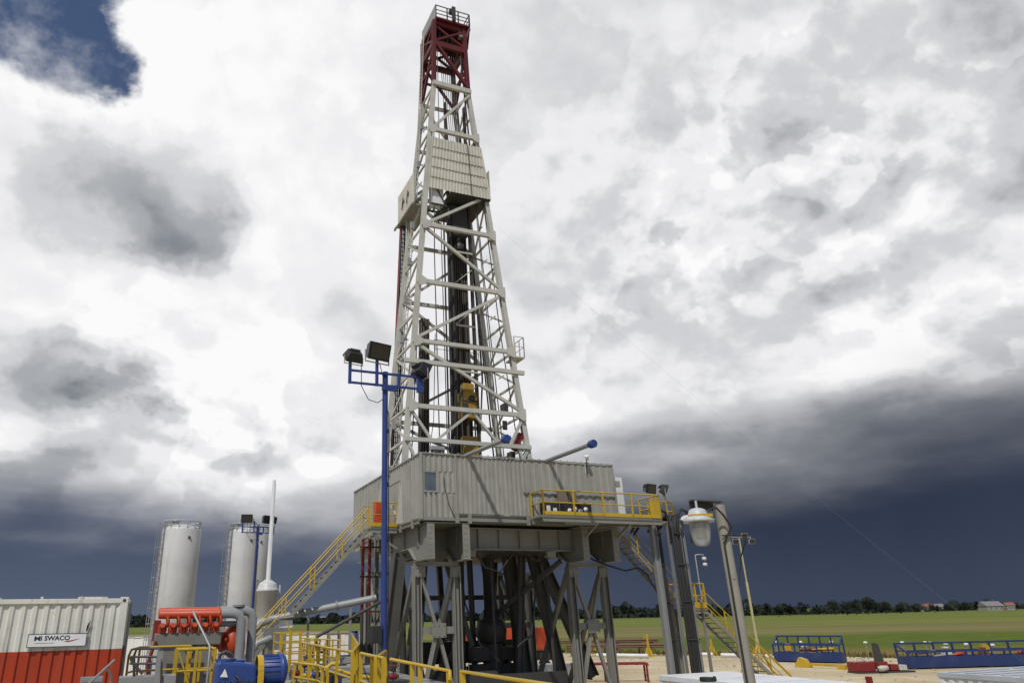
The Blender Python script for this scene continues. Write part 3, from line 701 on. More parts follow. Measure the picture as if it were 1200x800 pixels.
# ================================================================== right access platform and its equipment
B2 = (8.8, -0.8, 8.6)
pf = rthing('access_platform', 'yellow railed platform along the right half of the front wall', 'platform', B2)
m_ = MB(B2); m_.box(5.45, 12.1, -1.35, -.1, 8.62, 8.70); m_.hbeam((5.45, -1.3, 8.5), (12.1, -1.3, 8.5), .12, .22, .025); m_.hbeam((5.45, -.3, 8.5), (12.1, -.3, 8.5), .12, .22, .025); m_.build('deck', M['steel'], pf)
m_ = MB(B2); m_.box(5.45, 12.1, -1.375, -1.352, 8.70, 8.86); m_.build('toe_board', M['yellow'], pf)
m_ = MB(B2); railing(m_, [(5.5, -.2, 8.7), (5.5, -1.34, 8.7), (12.05, -1.34, 8.7), (12.05, .2, 8.7)], 1.12, 1.6, .035); m_.build('railing', M['yellow'], pf)
m_ = MB(B2)
for a in (11.6, 11.8, 12.0): m_.bar((a, -1.36, 8.7), (a, -1.36, 9.7), .07, .07)
m_.box(11.45, 12.02, -1.39, -1.365, 8.7, 9.5); m_.build('gate', M['yellow'], pf)
m_ = MB(B2); m_.bar((6.7, -1.25, 8.35), (8.45, -1.25, 8.35), .1, .1); m_.bar((6.55, -1.25, 8.5), (6.7, -1.25, 8.32), .1, .1); m_.bar((8.5, -1.2, 8.45), (8.5, -.05, 7.9), .1, .1); m_.bar((10.35, -1.2, 8.45), (10.35, -.05, 7.9), .1, .1); m_.build('support_bracket', M['steel'], pf)
m_ = MB(B2); railing(m_, [(12.1, -.4, 8.7), (13.6, -.4, 8.7), (13.6, .9, 8.7)], 1.0, 1.3, .03); m_.build('railing', M['yellow'], pf)
m_ = MB(B2); m_.box(12.1, 13.62, -.5, .95, 8.62, 8.69); m_.build('deck', M['steel'], pf)
b0 = (7.0, -.6, 8.7); t = rthing('control_box', 'black control box behind the platform rail, left of the pair', 'control box', b0)
m_ = MB(b0); m_.box(5.9, 6.7, -.75, -.3, 8.72, 9.4); m_.build('housing', M['black'], t, bevel=.02); m_ = MB(b0); m_.box(6.0, 6.2, -.77, -.755, 8.95, 9.2); m_.box(6.35, 6.55, -.77, -.755, 8.9, 9.1); m_.build('label', M['white'], t)
b0 = (7.6, -.6, 8.7); t = rthing('control_box', 'wider black control box with white gauges behind the platform rail', 'control box', b0)
m_ = MB(b0); m_.box(7.0, 8.5, -.75, -.3, 8.72, 9.35); m_.build('housing', M['black'], t, bevel=.02)
for k in range(4):
    m_ = MB(b0); m_.lathe([(.11, 0), (.11, .03), (0, .032)], (7.25+k*.3, -.755, 9.0+.08*(k % 2)), (0, -1, 0), 12); m_.build('gauge', M['white'], t)
b0 = (7.6, -.25, 9.5); t = rthing('wall_cabinet', 'brownish grey square cabinet on the wall above the gauges', 'cabinet', b0)
m_ = MB(b0); m_.box(7.0, 8.0, -.32, -.1, 9.42, 10.05); m_.build('housing', paint('cabinet_brown', (.20, .16, .11), .5), t, bevel=.02); m_ = MB(b0); m_.box(7.48, 7.52, -.335, -.322, 9.5, 9.9); m_.build('handle', M['dark'], t)
b0 = (10.9, .7, 8.6); t = rthing('white_cabinet', 'tall narrow white cabinet standing at the right end of the wind wall', 'cabinet', b0)
m_ = MB(b0); m_.box(10.62, 11.25, .3, 1.2, 8.72, 10.95); m_.build('wall', M['wallw'], t, bevel=.03); m_ = MB(b0); m_.box(10.72, 11.05, .26, .297, 10.5, 10.75); m_.build('vent', M['greyp'], t); m_ = MB(b0); m_.box(10.7, 11.15, .255, .296, 8.8, 10.3); m_.build('door', M['white'], t)
for (a, lab, aim) in ((12.35, 'square black floodlight on the right platform rail', (.2, -1, -.25)), (13.25, 'tilted grey floodlight on the far right platform rail post', (1, -.6, -.5))):
    b0 = (a, -.4, 8.7); t = rthing('rail_lamp', lab, 'floodlight', b0)
    m_ = MB(b0); m_.bar((a, -.42, 8.7), (a, -.42, 10.0), .05, .05); m_.build('post', M['yellow'], t)
    o = floodlight(t, (0, 0, 0), aim, .34); o.location = (0, 0, 1.62)

# ================================================================== left door platform and stair
B3 = (-.7, 4.0, 8.6)
lp = rthing('door_platform', 'small yellow railed platform outside the left door of the wind wall', 'platform', B3)
m_ = MB(B3); m_.box(-1.45, -.12, 3.1, 4.6, 8.42, 8.50); m_.hbeam((-1.45, 3.15, 8.30), (-.12, 3.15, 8.30), .1, .2, .02); m_.bar((-1.3, 3.2, 8.2), (-.1, 3.2, 7.5), .1, .1); m_.build('deck', M['steel'], lp)
m_ = MB(B3); m_.box(-1.45, -.12, 3.07, 3.095, 8.5, 8.68); m_.build('toe_board', M['yellow'], lp)
m_ = MB(B3); railing(m_, [(-1.42, 3.14, 8.5), (-.1, 3.14, 8.5)], 1.15, .6, .03); m_.build('railing', M['yellow'], lp); m_ = MB(B3); railing(m_, [(-1.42, 4.55, 8.5), (-.1, 4.55, 8.5)], 1.15, .8, .03); m_.build('railing', M['yellow'], lp)
b0 = (-.85, 3.6, 8.5); t = rthing('orange_cabinet', 'orange red locker on the left door platform', 'locker', b0)
m_ = MB(b0); m_.box(-1.1, -.65, 3.45, 3.9, 8.52, 9.75); m_.build('housing', M['orange'], t, bevel=.02); m_ = MB(b0); m_.box(-.72, -.69, 3.435, 3.449, 9.0, 9.3); m_.build('handle', M['dark'], t)

def stair(name, label, base, p, q, w, rail=1.0, step=.24, mat='steel', both=True, group=None):
    """a straight stair from p (top) to q (bottom) on the site grid, w wide along b"""
    t = rthing(name, label, 'stair', base, group); p = V(p); q = V(q)
    for s_ in (0, w):
        m_ = MB(base); m_.bar(p+V((0, s_, 0)), q+V((0, s_, 0)), .04, .17); m_.build('stringer', M[mat], t)
        m_ = MB(base); o_ = V((0, s_, .05)); L = (q-p).length
        m_.tube(p+o_+V((0, 0, rail)), q+o_+V((0, 0, rail)), .03, 8); m_.tube(p+o_+V((0, 0, rail*.52)), q+o_+V((0, 0, rail*.52)), .025, 8)
        for k in range(int(L/1.5)+1): c = p+(q-p)*(k/int(L/1.5))+o_; m_.bar(c, c+V((0, 0, rail)), .05, .05)
        m_.build('handrail', M['yellow'], t)
    n_ = int((p.z-q.z)/step); first = None
    for k in range(n_):
        c = p+(q-p)*((k+.5)/n_)
        if first is None:
            m_ = MB(tuple(V(base)+c)); e = V(base)+c; m_.box(e.x-.13, e.x+.13, e.y+.03, e.y+w-.03, e.z-.03, e.z+.01)
            first = m_.build('tread', M[mat], t); first.location = c-V((0, 0, 0)); first.location = (c.x-base[0], c.y-base[1], c.z-base[2])
        else:
            o = first.copy(); COL.objects.link(o); o.parent = t; o.location = (c.x-base[0], c.y-base[1], c.z-base[2])
    return t
stair('steel_stair', 'long grey stair with yellow handrails climbing to the left door platform', (-3.5, 3.5, 4), (-1.45, 3.5, 8.35), (-6.5, 3.5, 2.95), .95)
stair('steel_stair', 'upper stair with yellow handrails descending from the right platform to the landing', (13, 1, 4), (11.2, 1.3, 8.45), (15.0, 1.3, 4.62), .95)
stair('steel_stair', 'lower stair with yellow handrails between the landing and the gravel at right', (19, 1, 0), (16.2, 1.3, 4.45), (21.3, 1.3, 0.1), .95)
b0 = (15.6, 1.5, 0); t = rthing('stair_landing', 'small landing with yellow railing halfway down the right stairs', 'landing', b0)
m_ = MB(b0); m_.box(14.95, 16.25, 1.1, 2.5, 4.50, 4.58); m_.hbeam((14.95, 1.15, 4.40), (16.25, 1.15, 4.40), .1, .18, .02); m_.build('deck', M['steel'], t)
m_ = MB(b0); m_.box(14.95, 16.2, 1.07, 1.095, 4.58, 4.86); m_.build('toe_board', M['yellow'], t)
m_ = MB(b0); railing(m_, [(15.0, 1.14, 4.58), (16.2, 1.14, 4.58)], 1.2, .65, .035); m_.bar((15.0, 1.14, 5.75), (15.6, 1.14, 5.1), .04, .04); m_.build('railing', M['yellow'], t); m_ = MB(b0); railing(m_, [(15.0, 2.46, 4.58), (16.2, 2.46, 4.58)], 1.2, .65, .035); m_.build('railing', M['yellow'], t)
for a in (15.1, 16.0):
    for b in (1.25, 2.35):
        m_ = MB(b0); m_.hbeam((a, b, 0), (a, b, 4.5), .2 if a < 15.5 else .1, .2 if a < 15.5 else .1, .02, (1, 0, 0)); m_.build('leg', M['steel'], t)

# ================================================================== hose towers at the right end
for (a, b, w, wd, lab) in ((12.1, -.30, .55, .55, 'left tall grey steel channel hung with black hoses'), (13.1, -.72, .55, .7, 'right tall grey steel channel hung with black hoses')):
    b0 = (a, b, 0); t = rthing('hose_tower', lab, 'hose tower', b0, 'steel channels carrying black hoses')
    m_ = MB(b0)
    if wd < .6: m_.hbeam((a+.12, b-.1, 0), (a+.12, b-.1, 8.9), .22, .30, .025, (1, 0, 0))
    else: m_.hbeam((a+.62, b+.05, 0), (a+.62, b+.05, 8.55), .16, .26, .025, (1, 0, 0)); m_.bar((a+.02, b+.3, 0), (a+.02, b+.3, 8.6), .1, .12)
    m_.box(a-.1, a+.7, b-.25, b+.35, 0, .06)
    m_.build('channel', M['galv'], t)
    n_ = 4 if wd < .6 else 6
    for k in range(n_):
        x = a+(.32 if wd < .6 else .10)+k*.10
        m_ = MB(b0); top = 8.9+.12*math.sin(k*2.1); m_.path([(x+.02*math.sin(k*3), b+.05+.02*(k % 2), .1), (x, b+.02+.03*(k % 2), 4.0), (x-.02, b+.05, 8.3), (x, b+.3, top), (x-.15, b+1.2, top-.15), (x-.3, b+1.6, top-.6)], .07, 8); m_.build('hose', M['black'], t)
    for z in (1.5, 3.2, 4.9, 6.6, 8.1): m_ = MB(b0); m_.bar((a+.05, b-.06, z), (a+.72, b-.06, z), .03, .05); m_.build('clamp', M['dark'], t)
    m_ = MB(b0); m_.path([(a+.3, b-.05, 8.0), (a+.35, b-.15, 8.9), (a+.6, b-.2, 9.25), (a+.95, b-.2, 9.15), (a+1.1, b-.2, 8.6), (a+1.05, b-.15, 7.6)], .075, 10); m_.build('hose', M['black'], t)
o = MB((11, 2, 7)); o.path([(8.9, 1.2, 7.3), (9.4, .9, 6.9), (10.0, .5, 6.6), (10.8, .3, 6.35), (11.5, .2, 6.5), (11.9, .1, 6.2), (12.3, -.1, 5.2)], .045, 8)
o = o.build('hose', M['black']); tagw(o, (11, 2, 7)); tag(o, 'black hose sagging from the right girder to the hose towers', 'hose')

# ================================================================== the mast
B4 = (3.7, 4.5, 8.6)
mast = rthing('derrick_mast', 'tall cream lattice derrick with red top standing on the drill floor', 'derrick', B4)
def mp_(name, mb, m='mast', lab=None, par=None, bevel=0): return mb.build(name, M[m], par or mast, lab, bevel)
def fw(z): return 1.21-(z-36.57)*.0945 if z < 36.57 else 1.21-(z-36.57)*.02
def dw(z): return 1.75+(1.06-1.75)*(z-8.6)/27.97 if z < 36.57 else 1.06
def ac(z): return 3.76-.0*(z)
def LG(i, z): return V((ac(z)+(-fw(z) if i in (0, 3) else fw(z)), 4.5+(-dw(z) if i < 2 else dw(z)), z))
ZA = 36.57
for i in range(4):
    m_ = MB(B4); m_.hbeam(LG(i, 8.6), LG(i, ZA), .27, .27, .05, (0, 1, 0)); mp_('leg', m_)
    m_ = MB(B4); m_.hbeam(LG(i, ZA+.05), LG(i, 42.05), .27, .28, .05, (0, 1, 0)); mp_('upper_leg', m_, 'red')
ZH, ZG, ZF2, ZF, ZE, ZD, ZC, ZB = 12.79, 14.57, 17.05, 18.25, 21.93, 25.7, 28.3, 32.8
for z, w in ((ZH, .21), (ZG, .23), (ZF2, .22), (ZF, .21), (ZE, .24), (ZD, .24), (ZB, .26), (ZA, .32)):
    m_ = MB(B4); e = .14 if z != ZF2 else .5; p, q = LG(0, z), LG(1, z); m_.bar(p-V((e, .17, 0)), q+V((e, -.17, 0)), .2, w); mp_('girt', m_)
for z in (12.0, ZG, ZF, ZE, ZD, 29.2, ZB, ZA):
    m_ = MB(B4); p, q = LG(3, z), LG(2, z); m_.bar(p, q, .18, .20); mp_('girt', m_)
LV = [8.7, 10.8, 12.79, 14.57, 16.4, 18.25, 20.1, 21.93, 23.8, 25.7, 28.3, 30.5, 32.8, 34.7, 36.57]
for (i, j) in ((0, 3), (1, 2)):
    for k, z in enumerate(LV[1:]):
        m_ = MB(B4); m_.bar(LG(i, z)+V((0, .1, 0)), LG(j, z)-V((0, .1, 0)), .10, .12); mp_('girt', m_)
    LV2 = [z for i_ in range(len(LV)-1) for z in (LV[i_], (LV[i_]+LV[i_+1])/2)]+[LV[-1]]
    for k in range(len(LV)-1):
        a, b = (i, j) if k % 2 == 0 else (j, i)
        m_ = MB(B4); m_.bar(LG(a, LV[k]), LG(b, LV[k+1]), .10, .10); mp_('brace', m_)
        a, b = (j, i) if k % 2 == 0 else (i, j); zm = (LV[k]+LV[k+1])/2; cm = (LG(i, zm)+LG(j, zm))/2
        m_ = MB(B4); m_.bar(LG(b, LV[k])+(LG(a, LV[k+1])-LG(b, LV[k]))*0.0, cm, .07, .07); m_.bar(cm-V((0, .35, 0)), cm+V((0, .35, 0)), .05, .05); mp_('lacing', m_)
FB = [((0, ZB), (1, ZA-.3)), ((0, ZD), (1, ZC+.2)), ((0, ZD-.1), (1, ZE+.2)), ((0, ZF+.15), (1, ZE-.1)), ((0, ZF-.1), (1, ZG+.2))]
for (i, z), (j, z2) in FB:
    m_ = MB(B4); o_ = V((0, -.12, 0)); m_.bar(LG(i, z)+o_, LG(j, z2)+o_, .16, .16); mp_('brace', m_)
mid = (LG(0, ZG)+LG(1, ZG))/2
for p, q in ((LG(0, ZG-.1), LG(0, ZH)+V((1.35, 0, 0))), (mid+V((.15, 0, -.1)), LG(0, ZH)+V((1.55, 0, 0))), (mid+V((.3, 0, -.1)), LG(1, ZH)-V((1.7, 0, 0))), (LG(1, ZG-.1), LG(1, ZH)-V((1.1, 0, 0))), (LG(0, ZH), LG(0, 9.2)+V((1.8, 0, 0))), (LG(1, ZH), LG(1, 9.2)-V((2.2, 0, 0))), (LG(1, ZH)+V((-.6, 0, 0)), LG(1, 9.6)+V((.1, 0, 0)))):
    m_ = MB(B4); o_ = V((0, -.12, 0)); m_.bar(p+o_, q+o_, .14, .14); mp_('brace', m_)
for k, (z, z2) in enumerate(((12.0, ZG), (ZG, ZF), (ZF, ZE), (ZE, ZD), (ZD, 29.2), (29.2, ZB), (ZB, ZA))):
    a, b = (3, 2) if k % 2 else (2, 3)
    m_ = MB(B4); m_.bar(LG(a, z), LG(b, z2), .15, .15); mp_('brace', m_)
for z in (ZG, ZF, ZE, ZD, ZB):
    for i, sg_ in ((0, 1), (1, -1)):
        m_ = MB(B4); p = LG(i, z)+V((0, -.29, 0)); m_.extrude([p+V((-.12*sg_, 0, .35)), p+V((.1*sg_, 0, .32)), p+V((.42*sg_, 0, .12)), p+V((.42*sg_, 0, -.12)), p+V((.1*sg_, 0, -.32)), p+V((-.12*sg_, 0, -.35))], (0, .02, 0)); mp_('gusset_plate', m_)
# red top
for (i, j) in ((0, 1), (1, 2), (2, 3), (3, 0)):
    m_ = MB(B4); m_.bar(LG(i, 40.1), LG(j, 40.1), .2, .42); mp_('girt', m_, 'red')
    m_ = MB(B4); m_.bar(LG(i, 41.9), LG(j, 41.9), .2, .3); mp_('girt', m_, 'red')
m_ = MB(B4); o_ = V((0, -.1, 0)); m_.bar(LG(0, 39.9)+o_+V((.2, 0, 0)), LG(1, 36.9)+o_, .2, .2); mp_('brace', m_, 'red')
for (i, j) in ((0, 3), (1, 2), (3, 2)):
    m_ = MB(B4); m_.bar(LG(i, 40.0), LG(j, 36.8), .16, .16); mp_('brace', m_, 'red')
    m_ = MB(B4); m_.bar(LG(j, 38.5), LG(i, 38.5), .14, .14); mp_('girt', m_, 'red')
for (i, j) in ((0, 1), (1, 2), (0, 3), (3, 2)):
    m_ = MB(B4); m_.bar(LG(i, 40.3), LG(j, 41.75), .14, .14); m_.bar(LG(j, 40.32), LG(i, 41.77)+V((0, .05, 0)), .14, .14); mp_('cross_brace', m_, 'red')
# crown platform: red tapered box flaring out, rail above it
m_ = MB(B4); cx, cy = 3.95, 4.5
m_.box(cx-1.25, cx+1.3, cy-1.35, cy+1.25, 42.08, 42.22); mp_('crown_platform', m_, 'red')
m_ = MB(B4)
for x0, x1, y0, y1 in ((cx-1.25, cx-1.20, cy-1.35, cy+1.25), (cx+1.25, cx+1.30, cy-1.35, cy+1.25)): m_.extrude([(x0, y0, 42.08), (x0, y1, 42.08), (x0, y1-.5, 40.6), (x0, y0+.5, 40.6)], (x1-x0, 0, 0))
m_.bar((cx+1.27, cy-1.3, 42.0), (cx+.9, cy-.9, 40.6), .12, .12); m_.bar((cx+1.27, cy+1.2, 42.0), (cx+.9, cy+.9, 40.6), .12, .12)
mp_('crown_bracket', m_, 'red')
m_ = MB(B4); railing(m_, [(cx-1.22, cy-1.32, 42.22), (cx+1.27, cy-1.32, 42.22), (cx+1.27, cy+1.22, 42.22), (cx-1.22, cy+1.22, 42.22)], 1.02, .85, .035, mid=(.3, .62)); mp_('crown_railing', m_, 'dark')
m_ = MB(B4); m_.box(cx-1.26, cx-1.22, cy-1.35, cy+1.25, 42.2, 43.28); mp_('crown_side_plate', m_, 'greyp')
m_ = MB(B4)
for k in range(4): m_.lathe([(.1, -.06), (.52, -.06), (.46, 0), (.52, .06), (.1, .06)], (3.25+k*.3, 4.3, 41.5), (1, 0, 0), 24)
m_.tube((2.9, 4.3, 41.5), (4.7, 4.3, 41.5), .12, 10); mp_('crown_sheave', m_, 'dark')
m_ = MB(B4); m_.box(cx-.05, cx+.2, cy-1.45, cy-1.33, 42.2, 43.45); m_.box(cx-.1, cx+.25, cy-1.2, cy-.9, 43.2, 43.5); mp_('crown_beacon', m_, 'dark')
m_ = MB(B4); m_.box(cx+.55, cx+.95, cy-1.1, cy-.8, 41.3, 41.95); mp_('crown_box', m_, 'greyp')
# racking board and its windbreak
m_ = MB(B4)
for r_ in range(5):
    z1 = 32.05-r_*.76; z0 = z1-.80; e = .012*r_
    p, q = LG(0, z0), LG(1, z0); n0 = len(m_.v); m_.corr((p.x+.05-e, p.y-.34-e), (q.x+.12+e, q.y-.34-e), z0, z1, .21, .035, .34)
    for v in m_.v[n0:]:
        f_ = (v.x-p.x)/(q.x-p.x); v.x = LG(0, v.z).x*(1-f_)+LG(1, v.z).x*f_; v.y += LG(0, v.z).y-p.y
wb = mp_('windbreak', m_, 'mastw')
m_ = MB(B4); q = LG(1, 28.3); m_.bar((4.62, 2.82, 28.25), (4.48, 2.86, 32.1), .03, .03); 
for r_ in range(4): z = 32.05-(r_+1)*.76; m_.box(LG(0, z).x+.1, LG(1, z).x, LG(0, z).y-.375-.012*r_, LG(0, z).y-.36-.012*r_, z-.03, z-.005)
mp_('seam', m_, 'pipe', None, wb)
m_ = MB(B4); q = LG(1, 28.3); m_.box(q.x+.16, q.x+.20, 2.95, 6.3, 28.2, 30.4); mp_('windbreak', m_, 'mastw')
m_ = MB(B4); m_.box(3.3, 5.9, 2.95, 6.2, 28.15, 28.27)
for k in range(9): m_.bar((3.1+k*.3, 3.0, 28.35), (3.1+k*.3, 5.6, 28.35), .09, .1)
mp_('racking_board', m_, 'dark')
m_ = MB(B4); m_.box(2.15, 2.85, 3.1, 3.7, 27.3, 28.9); mp_('board_cabinet', m_, 'roofw')
m_ = MB(B4); m_.bar((2.0, 3.0, 27.2), (3.0, 3.0, 27.2), .1, .1); m_.bar((2.0, 3.8, 27.2), (3.0, 3.8, 27.2), .1, .1); m_.bar((2.2, 3.02, 28.7), (2.9, 3.02, 27.4), .06, .06); mp_('board_bracket', m_, 'dark')
# windbreak on the left side, hung outside the lattice
m_ = MB(B4); m_.corr((1.2, 6.75), (1.2, 3.7), 27.65, 29.75, .26, .03, .34); m_.box(1.22, 2.2, 6.70, 6.74, 27.65, 29.7)
sw = mp_('side_windbreak', m_, 'mastw')
for b in (5.75, 4.85):
    for pts_ in ([(b+.22, 28.3), (b+.05, 28.95), (b-.02, 28.8), (b+.1, 28.3)], [(b-.02, 29.1), (b-.25, 28.75), (b-.15, 28.6), (b+.05, 28.85)]): m_ = MB(B4); m_.extrude([(1.155, y, z) for y, z in pts_], (.02, 0, 0)); mp_('red_mark', m_, 'red', None, sw)
m_ = MB(B4); m_.box(1.1, 2.4, 3.9, 6.9, 27.50, 27.62); m_.bar((1.1, 6.85, 27.5), (1.1, 7.15, 27.5), .1, .16); mp_('side_platform', m_, 'steel')
# cable tray and service pipes down the left side
m_ = MB(B4); p0, p1 = V((1.44, 6.35, 27.4)), V((.72, 6.35, 9.2))
m_.bar(p0-V((.14, 0, 0)), p1-V((.14, 0, 0)), .05, .12); m_.bar(p0+V((.14, 0, 0)), p1+V((.14, 0, 0)), .05, .12)
n_ = 60
for k in range(n_): c = p0+(p1-p0)*(k/n_); m_.bar(c-V((.15, .02, 0)), c+V((.15, -.02, 0)), .05, .04)
mp_('cable_ladder', m_, 'black')
m_ = MB(B4)
for k in range(3): o_ = V((-.09+k*.09, .05, 0)); m_.path([p0+o_, p0+(p1-p0)*.5+o_+V((.03, 0, 0)), p1+o_], .035, 6)
mp_('cable', m_, 'black')
m_ = MB(B4); m_.path([(1.35, 6.6, 27.5), (.95, 6.6, 18), (.62, 6.6, 9.0)], .09, 8); mp_('standpipe', m_, 'red2')
m_ = MB(B4); m_.path([(1.55, 5.8, 30), (1.2, 5.8, 20), (.75, 5.8, 9.0)], .05, 8); mp_('standpipe', m_, 'mast')
m_ = MB(B4); ladder(m_, (2.45, 5.0, 42), (1.7, 5.0, 27), .4, (0, 1, 0), .025, .3); ladder(m_, (1.55, 5.0, 27), (.35, 5.0, 9), .4, (0, 1, 0), .025, .3); mp_('ladder', m_, 'mast')
for z in (11.5, 14, 16.5, 19, 21.5, 24, 26.5, 31, 34): m_ = MB(B4); c = LG(0, z)*.45+LG(3, z)*.55; m_.bar(c-V((.25, 0, 0)), c+V((.2, 0, 0)), .06, .06); m_.box(c.x-.3, c.x-.1, c.y-.1, c.y+.1, z-.25, z+.2); mp_('cable_clamp', m_, 'greyp')
# torque guide in the middle
m_ = MB(B4); m_.bar((3.12, 3.6, 9), (3.30, 3.6, 27.2), .10, .14); m_.bar((2.98, 3.66, 9), (3.06, 3.66, 27.0), .07, .09); mp_('guide_track', m_, 'dark')
for a in (3.62, 4.98):
    m_ = MB(B4); m_.hbeam((a-.05, 4.0, 8.8), (a+.0, 4.2, 36), .16, .18, .03, (0, 1, 0)); mp_('guide_track', m_, 'pipe')
m_ = MB(B4)
for z in (10.5, 12.5, 15.3, 17.2, 20, 22.6, 24.8): m_.bar((3.6, 3.95, z), (5.0, 3.95, z), .08, .1)
for z in (10.5, 15.3, 20, 22.6): m_.bar((3.7, 3.95, z), (4.9, 3.95, z+1.1), .05, .05)
mp_('guide_bracket', m_, 'mast')
# small railed ledges
m_ = MB(B4); q = LG(1, 18.05); m_.box(q.x+.1, q.x+.75, 2.8, 3.9, 17.97, 18.05); railing(m_, [(q.x+.12, 2.82, 18.05), (q.x+.73, 2.82, 18.05), (q.x+.73, 3.85, 18.05)], 1.2, .6, .025); mp_('side_ledge', m_)
m_ = MB(B4); railing(m_, [(2.9, 5.2, 18.3), (5.7, 5.2, 18.3)], 1.15, .9, .022); m_.box(2.9, 5.9, 5.2, 5.9, 18.2, 18.28); mp_('inner_ledge', m_)
for k in range(7): m_ = MB(B4); z = 9.5+k*.9; q = LG(1, z); m_.box(q.x-.75, q.x-.5, 3.4+.2*(k % 3), 3.9, z, z+.5); mp_('junction_box', m_, 'dark')
m_ = MB(B4); q = LG(1, 13.3); m_.bar(q+V((-.6, .2, -.6)), q+V((-.2, .2, .3)), .35, .3); mp_('hoist_frame', m_, 'red2')
# racked pipes: each one a thing of its own
def pipes(a0, b0, na, nb, pitch, z0, z1, group, lab, shear=0.0, r=.066):
    base = None
    for j in range(nb):
        for i in range(na):
            a = a0+i*pitch+(.03 if j % 2 else 0); b = b0+j*pitch
            if base is None:
                m_ = MB(); m_.tube((0, 0, 0), (shear, .3, z1-z0), r, 8)
                for z in (9.2, 18.4):
                    if z < z1-z0-1: m_.tube((shear*z/(z1-z0), .3*z/(z1-z0), z-.3), (shear*z/(z1-z0), .3*z/(z1-z0), z+.3), r*1.4, 8)
                base = m_.build('drill_pipe', M['pipe']); o = base
            else:
                o = base.copy(); COL.objects.link(o)
            tagw(o, (a, b, z0)); tag(o, lab, 'drill pipe', group)
pipes(3.70, 4.55, 8, 3, .15, 8.62, 28.6, 'drill pipe stands racked in the middle of the derrick', 'long brown drill pipe racked upright in the middle of the derrick', .25)
pipes(1.62, 4.5, 4, 3, .14, 8.62, 20.5, 'drill pipe stands racked by the left leg', 'brown drill pipe racked upright beside the left front leg of the derrick', .35)
b0 = (4.25, 3.7, 14.5); t = rthing('top_drive', 'yellow top drive hanging in the lower part of the derrick', 'top drive', b0)
m_ = MB(b0); m_.box(3.75, 4.7, 3.5, 4.1, 14.4, 15.9); m_.box(3.9, 4.55, 3.55, 4.05, 15.9, 16.4); m_.build('motor_housing', M['gold'], t, bevel=.04)
m_ = MB(b0); m_.lathe([(.16, 0), (.18, .1), (.1, .14)], (4.35, 3.5, 15.5), (0, -1, 0), 12); m_.box(3.8, 4.1, 3.45, 3.498, 14.5, 15.2); m_.bar((3.78, 3.46, 14.4), (3.78, 3.46, 16.0), .06, .06); m_.bar((4.68, 3.46, 14.4), (4.68, 3.46, 16.0), .06, .06); m_.bar((3.75, 3.46, 15.35), (4.7, 3.46, 15.35), .06, .08); m_.build('blower', M['dark'], t)
m_ = MB(b0); m_.box(3.8, 4.65, 3.55, 4.0, 12.2, 13.4); m_.build('pipe_handler', M['gold'], t)
m_ = MB(b0); m_.tube((4.2, 3.8, 9.6), (4.2, 3.8, 14.4), .09, 10); m_.build('quill', M['pipe'], t)
for s_ in (-.38, .38):
    m_ = MB(b0); m_.tube((4.22+s_, 3.75, 11.4), (4.22+s_, 3.75, 14.5), .05, 8); m_.build('link', M['dark'], t)
b0 = (4.1, 4.2, 22); t = rthing('travelling_block', 'dark travelling block hanging below the racking board', 'hoist block', b0)
m_ = MB(b0); m_.box(3.65, 4.75, 3.85, 4.25, 25.9, 28.0); m_.build('block', M['dark'], t, bevel=.08); m_ = MB(b0); m_.lathe([(.22, 0), (.3, .3), (.1, .5), (.1, .9)], (4.2, 4.05, 25.0), (0, 0, 1), 14); m_.build('hook', M['dark'], t)
m_ = MB(b0)
for k in range(8): a = 3.6+k*.15; m_.tube((3.75+k*.13, 4.05, 28.0), (3.4+k*.14, 4.3, 41.2), .022, 6)
m_.build('hoisting_line', M['dark'], t)
for i, (pts_, r_, lab) in enumerate((([(2.55, 3.4, 38.0), (2.3, 3.4, 24), (2.35, 3.4, 10)], .03, 'thin dark line hanging left of the guide track'), ([(2.8, 3.3, 39.5), (2.72, 3.3, 24), (2.75, 3.3, 9.5)], .026, 'thin dark line hanging close to the guide track'),
        ([(4.5, 3.4, 39.5), (5.25, 3.3, 24), (5.9, 3.2, 10)], .026, 'thin dark line slanting down the right half of the derrick'), ([(4.6, 3.5, 39.5), (5.6, 3.6, 22), (6.3, 3.5, 9.5)], .03, 'outermost thin dark line slanting down the right half of the derrick'),
        ([(2.2, 3.3, 19), (1.95, 3.2, 14), (1.7, 3.2, 12.5)], .02, 'short thin dark line hanging by the left front leg'))):
    b0 = tuple(pts_[0]); m_ = MB(b0); m_.path(pts_, r_, 6); o = m_.build('hanging_line', M['dark']); tagw(o, b0); tag(o, lab, 'cable', 'lines hanging inside the derrick')
for i, (pts_, r_, lab) in enumerate((([(5.0, 5.4, 39), (5.5, 5.5, 28), (6.3, 5.7, 18), (6.9, 5.8, 9)], .045, 'black cable hanging down beside the right back leg'), ([(4.95, 3.6, 36), (5.6, 3.2, 27.5), (6.15, 3.2, 20), (6.9, 3.1, 12), (7.2, 3.0, 9)], .03, 'dark cable tied along the right front leg'), ([(2.5, 3.6, 36), (1.75, 3.3, 26), (1.2, 3.3, 20), (.6, 3.1, 11)], .03, 'dark cable tied along the left front leg'),
        ([(3.6, 3.9, 28), (3.45, 4.0, 23), (3.5, 4.0, 17), (3.2, 4.0, 12), (3.4, 3.9, 9)], .05, 'looping black cable behind the guide track'), ([(5.0, 4.4, 28), (5.3, 4.3, 22), (5.4, 4.2, 17), (5.0, 4.0, 13.5), (4.6, 3.9, 15)], .055, 'black service loop hanging beside the top drive'))):
    b0 = tuple(pts_[0]); m_ = MB(b0); m_.path(pts_, r_, 6); o = m_.build('hanging_cable', M['black']); tagw(o, b0); tag(o, lab, 'cable')
b0 = (3.1, 3.4, 27); m_ = MB(b0)
